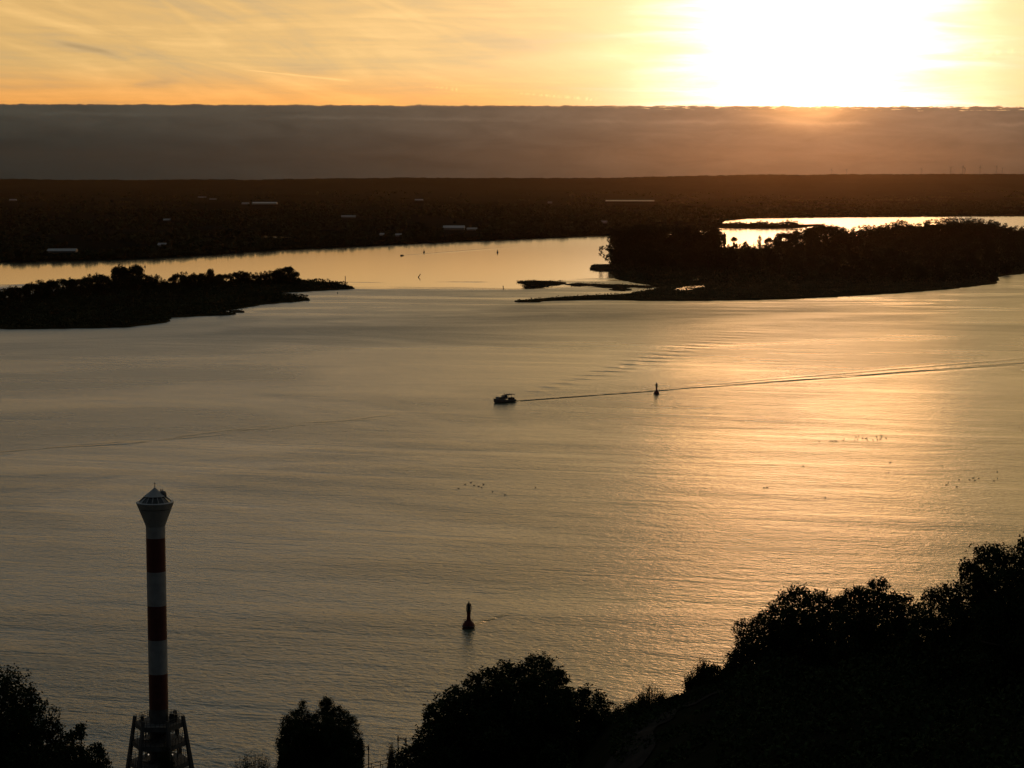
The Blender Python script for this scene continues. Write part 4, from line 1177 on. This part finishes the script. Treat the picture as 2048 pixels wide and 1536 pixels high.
# gangway with railing and two portal frames
gd = 277.0
g0 = Vector(D(690, 1560, gd)); g1 = Vector(D(800, 1532, gd + 2))
gw = empty('gangway', (g0.x, g0.y, 0), 0, 'sloping gangway with a thin railing between the fine-leaved tree and the chestnut', 'gangway')
o0 = (g0.x, g0.y, 0); q0, q1 = rel(g0, o0), rel(g1, o0); dv = q1 - q0; sd = Vector((-dv.y, dv.x, 0)).normalized() * 0.8
mb = MB(); th = Vector((0, 0, .3))
mb.addm([q0 - sd, q1 - sd, q1 + sd, q0 + sd, q0 - sd - th, q1 - sd - th, q1 + sd - th, q0 + sd - th], [(0, 1, 2, 3), (7, 6, 5, 4), (0, 4, 5, 1), (1, 5, 6, 2), (2, 6, 7, 3), (3, 7, 4, 0)])
mb.build('deck', M_dark, gw)
for sgn in (-1, 1):
    mb = MB(); mb.tube([q0 + sd * sgn + Vector((0, 0, 1.15)), q1 + sd * sgn + Vector((0, 0, 1.15))], 0.05, 4)
    for i in range(7):
        c_ = (q0 + sd * sgn).lerp(q1 + sd * sgn, i / 6); mb.tube([c_, c_ + Vector((0, 0, 1.15))], 0.05, 4)
    mb.build('railing', M_dark, gw)
for f_ in (0.1, 0.55, 0.95):
    c_ = q0.lerp(q1, f_); mb = MB(); mb.tube([(c_.x, c_.y, -2.5), (c_.x, c_.y, c_.z - .25)], 0.18, 8); mb.build('pile', M_dark, gw)
def portal(xa, ya, xb, yb, label):
    pa, pb = Vector(D(xa, ya, gd - 1)), Vector(D(xb, yb, gd + 1.5))
    bz = -2.5
    root = empty('portal_frame', ((pa.x + pb.x) / 2, (pa.y + pb.y) / 2, 0), 0, label, 'portal frame', 'portal frames over the gangway')
    o_ = root.location
    for p in (pa, pb):
        mb = MB(); q = rel(p, o_); mb.tube([(q.x, q.y, bz), (q.x, q.y, q.z)], 0.085, 6)
        mb.box((q.x, q.y, q.z - 0.55), (0.22, 0.22, 0.35)); mb.build('post', M_dark, root)
    a_, b_ = rel(pa, o_), rel(pb, o_); dz_ = Vector((0, 0, 0.3))
    mb = MB(); mb.tube([a_ - dz_, b_ - dz_], 0.085, 4)
    for s_, e_ in ((a_, b_), (b_, a_)):
        mb.tube([s_ - Vector((0, 0, .95)), s_.lerp(e_, 0.3) - dz_], 0.05, 4)
    mb.build('crossbeam', M_dark, root)
portal(720, 1490, 737, 1489, 'dark portal frame at the right foot of the fine-leaved tree')
portal(796, 1471, 812, 1475, 'dark portal frame half hidden by the left side of the big chestnut')

# ================================================================== BUOYS
def buoy(px, py, label, s=1.0, rz=0.3):
    x, y, _ = G(px, py)
    root = empty('buoy', (x, y, 0), rz, label, 'buoy', 'red channel buoys')
    root.scale = (s, s, s); root.rotation_euler = (0, R(1.0), rz)
    mb = MB(); mb.lathe([(0.7, -0.9), (1.12, -0.3), (1.2, 0.25), (1.1, 0.75), (0.75, 1.15), (0.55, 1.4)], 24); mb.build('float', M_buoy, root, True)
    mb = MB(); mb.lathe([(1.22, 0.22), (1.3, 0.27), (1.3, 0.37), (1.2, 0.42)], 24); mb.build('fender', M_dark, root)
    mb = MB(); mb.lathe([(0.46, 1.4), (0.34, 2.2), (0.40, 3.1)], 16); mb.build('tower', M_buoy, root)
    cage = MB()
    for i in range(8):
        t_ = 2 * math.pi * i / 8; c_, s_ = math.cos(t_), math.sin(t_)
        cage.tube([(0.36 * c_, 0.36 * s_, 3.0), (0.50 * c_, 0.50 * s_, 3.45), (0.48 * c_, 0.48 * s_, 4.1), (0.36 * c_, 0.36 * s_, 4.6)], 0.05, 4)
    for z, rr in ((3.3, 0.48), (3.7, 0.52), (4.15, 0.5), (4.6, 0.38)): cage.lathe([(rr - .05, z), (rr + .02, z), (rr + .02, z + .08), (rr - .05, z + .08)], 12)
    cage.build('cage', M_dark, root)
    mb = MB(); mb.lathe([(0.30, 3.1), (0.34, 3.9), (0.30, 4.55)], 12); mb.build('reflector', M_dark, root)
    mb = MB(); mb.lathe([(0.13, 4.6), (0.16, 4.75), (0.12, 4.95), (0.03, 5.05)], 10); mb.tube([(0, 0, 5.0), (0, 0, 5.3)], 0.025, 4); mb.build('lantern', M_dark, root)
    for t_ in (0.3, 0.9, 2.6, 3.7, 5.0):
        mb = MB(); mb.tube([(0.75 * math.cos(t_), 0.75 * math.sin(t_), 1.1), (1.0 * math.cos(t_), 1.0 * math.sin(t_), 1.45), (0.55 * math.cos(t_), 0.55 * math.sin(t_), 1.55)], 0.07, 5); mb.build('lifting_lug', M_dark, root)
buoy(937, 1255, 'large dark red channel buoy in the near water above the chestnut tree')
buoy(1313, 788, 'dark channel buoy in mid river, right of the motor yacht on its wake', 0.92, 1.2)
def small_marker(px, py, hpx, label):
    x, y, _ = G(px, py); k = y / F; h_ = hpx * k
    root = empty('channel_marker', (x, y, 0), 0, label, 'marker', 'small markers in the far channel')
    mb = MB(); mb.lathe([(h_ * .2, -h_ * .2), (h_ * .3, 0), (h_ * .28, h_ * .35), (h_ * .1, h_ * .5)], 12); mb.build('float', M_dark, root)
    mb = MB(); mb.tube([(0, 0, h_ * .4), (0, 0, h_)], h_ * 0.07, 6); mb.lathe([(h_ * .05, h_ * .7), (h_ * .16, h_ * .75), (h_ * .16, h_ * .95), (h_ * .04, h_)], 8); mb.build('topmark', M_dark, root)
small_marker(848, 505, 6, 'tiny marker float above the distant speedboat wake')
small_marker(995, 505.5, 6, 'tiny marker float right of the distant speedboat, beyond the leaning posts')
small_marker(290, 534, 5, 'tiny marker float just right of the three tallest island trees')
small_marker(675, 587, 3.5, 'tiny float on the water below the sandy tip of the left island')
def post(px, py, tpx, tpy, label, r_=0.28):
    x, y, _ = G(px, py); tp = D(tpx, tpy, y)
    o = MB(); o.tube([(0 - (tp[0] - x) * .2, 0, -1.2), (0, 0, 0), ((tp[0] - x) * .5, 0, tp[2] * .5), (tp[0] - x, 0, tp[2])], [r_ * 1.1, r_, r_ * .9, r_ * .8], 8)
    o.lathe([(r_ * 1.0, tp[2] * .82), (r_ * 1.15, tp[2] * .84), (r_ * 1.0, tp[2] * .88)], 8, ((tp[0] - x) * .85, 0, 0))
    q = o.build('mooring_post', M_wood); q.location = (x, y, 0); tag(q, label, 'post', 'posts between the islands')
post(690.5, 567, 690.5, 552, 'tall straight upright post beside the tip of the left island', 0.32)
post(836.5, 554.5, 841, 548, 'short post leaning to the right in the gap between the islands', 0.42)
post(1007, 578, 1006, 571.5, 'short post leaning slightly left, just left of the mudflat', 0.35)
# dead branches on the mud islet
for px, py, lb in ((461, 623, 'small bush on the bare islet below the left island'), (480, 624, 'clump of driftwood on the bare islet below the left island')):
    x, y, _ = G(px, py); mb = MB()
    for i in range(26):
        a_ = rng.uniform(0, 6.28); l_ = rng.uniform(0.6, 2.0)
        mb.tube([(0, 0, 0.2), (l_ * .5 * math.cos(a_), l_ * .5 * math.sin(a_), rng.uniform(.5, 1.2)), (l_ * math.cos(a_), l_ * math.sin(a_), rng.uniform(.3, 1.8))], [0.12, .08, .04], 4)
    o = mb.build('driftwood', M_wood); o.location = (x, y, 0.2); tag(o, lb, 'driftwood', 'driftwood by the left island')

# ================================================================== BOATS
bs = Vector(G(1031, 804.0)); bb_ = Vector(G(985, 807.0)); hd = math.atan2(G(1028, 803)[1] - G(2030, 728)[1], G(1028, 803)[0] - G(2030, 728)[0])
bc = Vector(G(1008, 804.5))
yt = empty('motor_yacht', (bc.x, bc.y, 0), hd, 'dark motor yacht with a long canopy heading left and pulling a long wake', 'boat')
Ly = 9.6
mb = MB(); rings = []
for u_, hb, zb, zd in ((-.5, .42, -.1, 1.05), (-.35, .46, -.3, 1.0), (0, .48, -.4, 1.1), (.25, .42, -.35, 1.3), (.42, .22, -.2, 1.55), (.5, .04, .5, 1.75)):
    X_ = u_ * Ly; W_ = hb * 3.3
    rings.append([(X_, -W_, zd), (X_, -W_ * .92, (zd + zb) / 2), (X_, -W_ * .4, zb), (X_, W_ * .4, zb), (X_, W_ * .92, (zd + zb) / 2), (X_, W_, zd)])
mb.loft(rings); hull = mb.build('hull', M_hull, yt)
mb = MB(); mb.box((-.54 * Ly, 0, 0.35), (0.9, 2.4, 0.12)); mb.build('swim_platform', M_wood, hull)
mb = MB(); mb.box((.16 * Ly, 0, 1.75), (3.6, 2.3, 1.1), 0, (.7, .85)); mb.build('cabin', M_hull, yt)
mb = MB(); mb.box((.16 * Ly, 0, 1.85), (3.35, 2.34, .45), 0, (.82, .92)); mb.build('cabin_window', M_glass, yt)
mb = MB(); mb.box((-.02 * Ly, 0, 2.05), (1.6, 2.4, 1.4), 0, (.75, .85)); mb.build('wheelhouse', M_hull, yt)
mb = MB(); mb.box((-.02 * Ly, 0, 2.25), (1.5, 2.43, .6), 0, (.8, .9)); mb.build('wheelhouse_window', M_glass, yt)
mb = MB(); mb.loft([[(-.46 * Ly + i * .62, s_ * 1.25, 3.05 - .015 * (i - 3) ** 2 + dz_) for s_, dz_ in ((-1, -.12), (-.5, .04), (.5, .04), (1, -.12), (1, -.18), (-1, -.18))] for i in range(8)])
mb.build('canopy', M_canvas, yt)
for X_ in (-.44, -.28, -.12):
    for s_ in (-1, 1):
        mb = MB(); mb.tube([(X_ * Ly, s_ * 1.2, 1.0), (X_ * Ly, s_ * 1.2, 2.95)], .04, 5); mb.build('canopy_pole', M_grey, yt)
for X_, w_ in ((-.40, 1.2), (-.3, .9)):
    mb = MB(); mb.box((X_ * Ly, 0, 1.35), (w_ * .8, 1.9, .7), 0, (.9, .9)); mb.build('seat', M_canvas, yt)
mb = MB(); mb.tube([(.02 * Ly, 0, 2.7), (-.02 * Ly, 0, 3.7)], .05, 5); mb.box((-.02 * Ly, 0, 3.45), (.1, 1.0, .08)); mb.build('mast', M_grey, yt)
mb = MB()
for s_ in (-1, 1):
    mb.tube([(.12 * Ly, s_ * 1.45, 2.0), (.3 * Ly, s_ * 1.2, 2.15), (.45 * Ly, s_ * .45, 2.35), (.5 * Ly, 0, 2.4)], .03, 4)
    for u_, w_, z_ in ((.12, 1.45, 1.15), (.22, 1.38, 1.3), (.33, 1.1, 1.45), (.44, .5, 1.6)): mb.tube([(u_ * Ly, s_ * w_, z_ - .1), (u_ * Ly, s_ * w_, z_ + .82)], .03, 4)
mb.build('rail', M_grey, yt)

sb = Vector(G(803.5, 511.6)); hd2 = math.atan2(G(806, 511)[1] - G(1240, 478)[1], G(806, 511)[0] - G(1240, 478)[0])
sp = empty('speedboat', (sb.x, sb.y, 0), hd2, 'tiny distant speedboat drawing a thin wake in the far channel', 'boat')
mb = MB(); mb.loft([[(u_ * 7, -w_, z_), (u_ * 7, -w_ * .5, -.2), (u_ * 7, w_ * .5, -.2), (u_ * 7, w_, z_)] for u_, w_, z_ in ((-.5, 1.1, .7), (0, 1.2, .8), (.3, .9, 1.0), (.5, .1, 1.3))]); mb.build('hull', M_dark, sp)
mb = MB(); mb.box((0, 0, 1.1), (1.8, 1.4, .7), 0, (.6, .8)); mb.build('windscreen', M_dark, sp)
mb = MB(); mb.box((-3.6, 0, .6), (.5, .5, 1.1), 0, (.8, .8)); mb.build('outboard_motor', M_dark, sp)

# ================================================================== WATERBIRDS
def duck_mesh():
    mb = MB()
    rings = []
    for x_, w_, z0, z1 in ((-.34, .02, .16, .2), (-.26, .08, .02, .2), (-.1, .15, -.06, .2), (.08, .16, -.06, .2), (.2, .11, -.03, .2), (.26, .05, .02, .2), (.28, .045, .16, .26), (.31, .06, .24, .36), (.37, .05, .26, .36), (.47, .02, .29, .31)):
        rings.append([(x_ * 1, w_ * math.cos(t_), (z0 + z1) / 2 + (z1 - z0) / 2 * math.sin(t_)) for t_ in [i * math.pi / 4 for i in range(8)]])
    mb.loft(rings)
    return mb.mesh('duck', M_duck, True)
DM = duck_mesh()
def ducks(spots, label, group, s=1.05):
    for px, py in spots:
        x, y, _ = G(px, py); o = link('duck', DM, None); o.location = (x, y, 0.0); o.rotation_euler = (0, 0, rng.uniform(0, 6.28)); o.scale = (s, s, s * 0.7)
        tag(o, label, 'duck', group)
def zz_(x, y): return (1500 + x * 548 / 2048, 840 + y * 548 / 2048)
ducks([zz_(*p) for p in ((600, 155), (617, 156), (636, 156), (648, 157), (697, 154), (706, 140), (792, 125), (805, 146), (812, 118), (783, 149), (840, 136), (865, 140), (877, 148), (872, 135), (920, 147), (945, 124), (953, 146), (975, 142), (983, 127), (981, 112), (1018, 135), (412, 144), (517, 160))],
      'duck floating in the loose flock on the golden water at the right', 'ducks on the golden water')
ducks([zz_(*p) for p in ((1563, 446), (1481, 466), (1467, 484), (1668, 434), (1681, 451), (1709, 438), (1544, 500), (1438, 342), (1850, 437), (1824, 455), (1848, 388), (2013, 50), (2034, 76), (1640, 447))],
      'duck floating in the scattered group near the right edge of the water', 'ducks near the right edge')
ducks([zz_(*p) for p in ((103, 505), (128, 504), (562, 579), (397, 345), (1037, 392), (1048, 317))],
      'duck floating apart from the flocks on the golden water', 'scattered ducks on the golden water')
ducks([(917, 977), (930, 969), (942, 965), (948, 971), (957, 973), (963, 975), (967, 969), (985, 984), (1071, 975), (1010, 990)],
      'duck floating in the flock in the middle of the near water', 'ducks in the middle of the river')

# ================================================================== HAZE
mb = MB(); mb.box((0, 7200, 149), (17000, 16600, 302))
hz = mb.mesh('haze', None) if False else None
me = bpy.data.meshes.new('haze'); me.from_pydata(mb.v, [], mb.f); me.update()
m = bpy.data.materials.new('haze'); m.use_nodes = True; t = NT(m.node_tree); t.n.clear()
pv = t.node('ShaderNodeVolumePrincipled')
pv.inputs['Density'].default_value = 7.5e-6
pv.inputs['Color'].default_value = (0.95, 0.60, 0.36, 1)
pv.inputs['Anisotropy'].default_value = 0.95
o_ = t.node('ShaderNodeOutputMaterial'); t.l.new(pv.outputs[0], o_.inputs['Volume']); me.materials.append(m)
tag(link('haze', me, None), 'thin evening haze over the river and the plain', 'haze', kind='stuff')
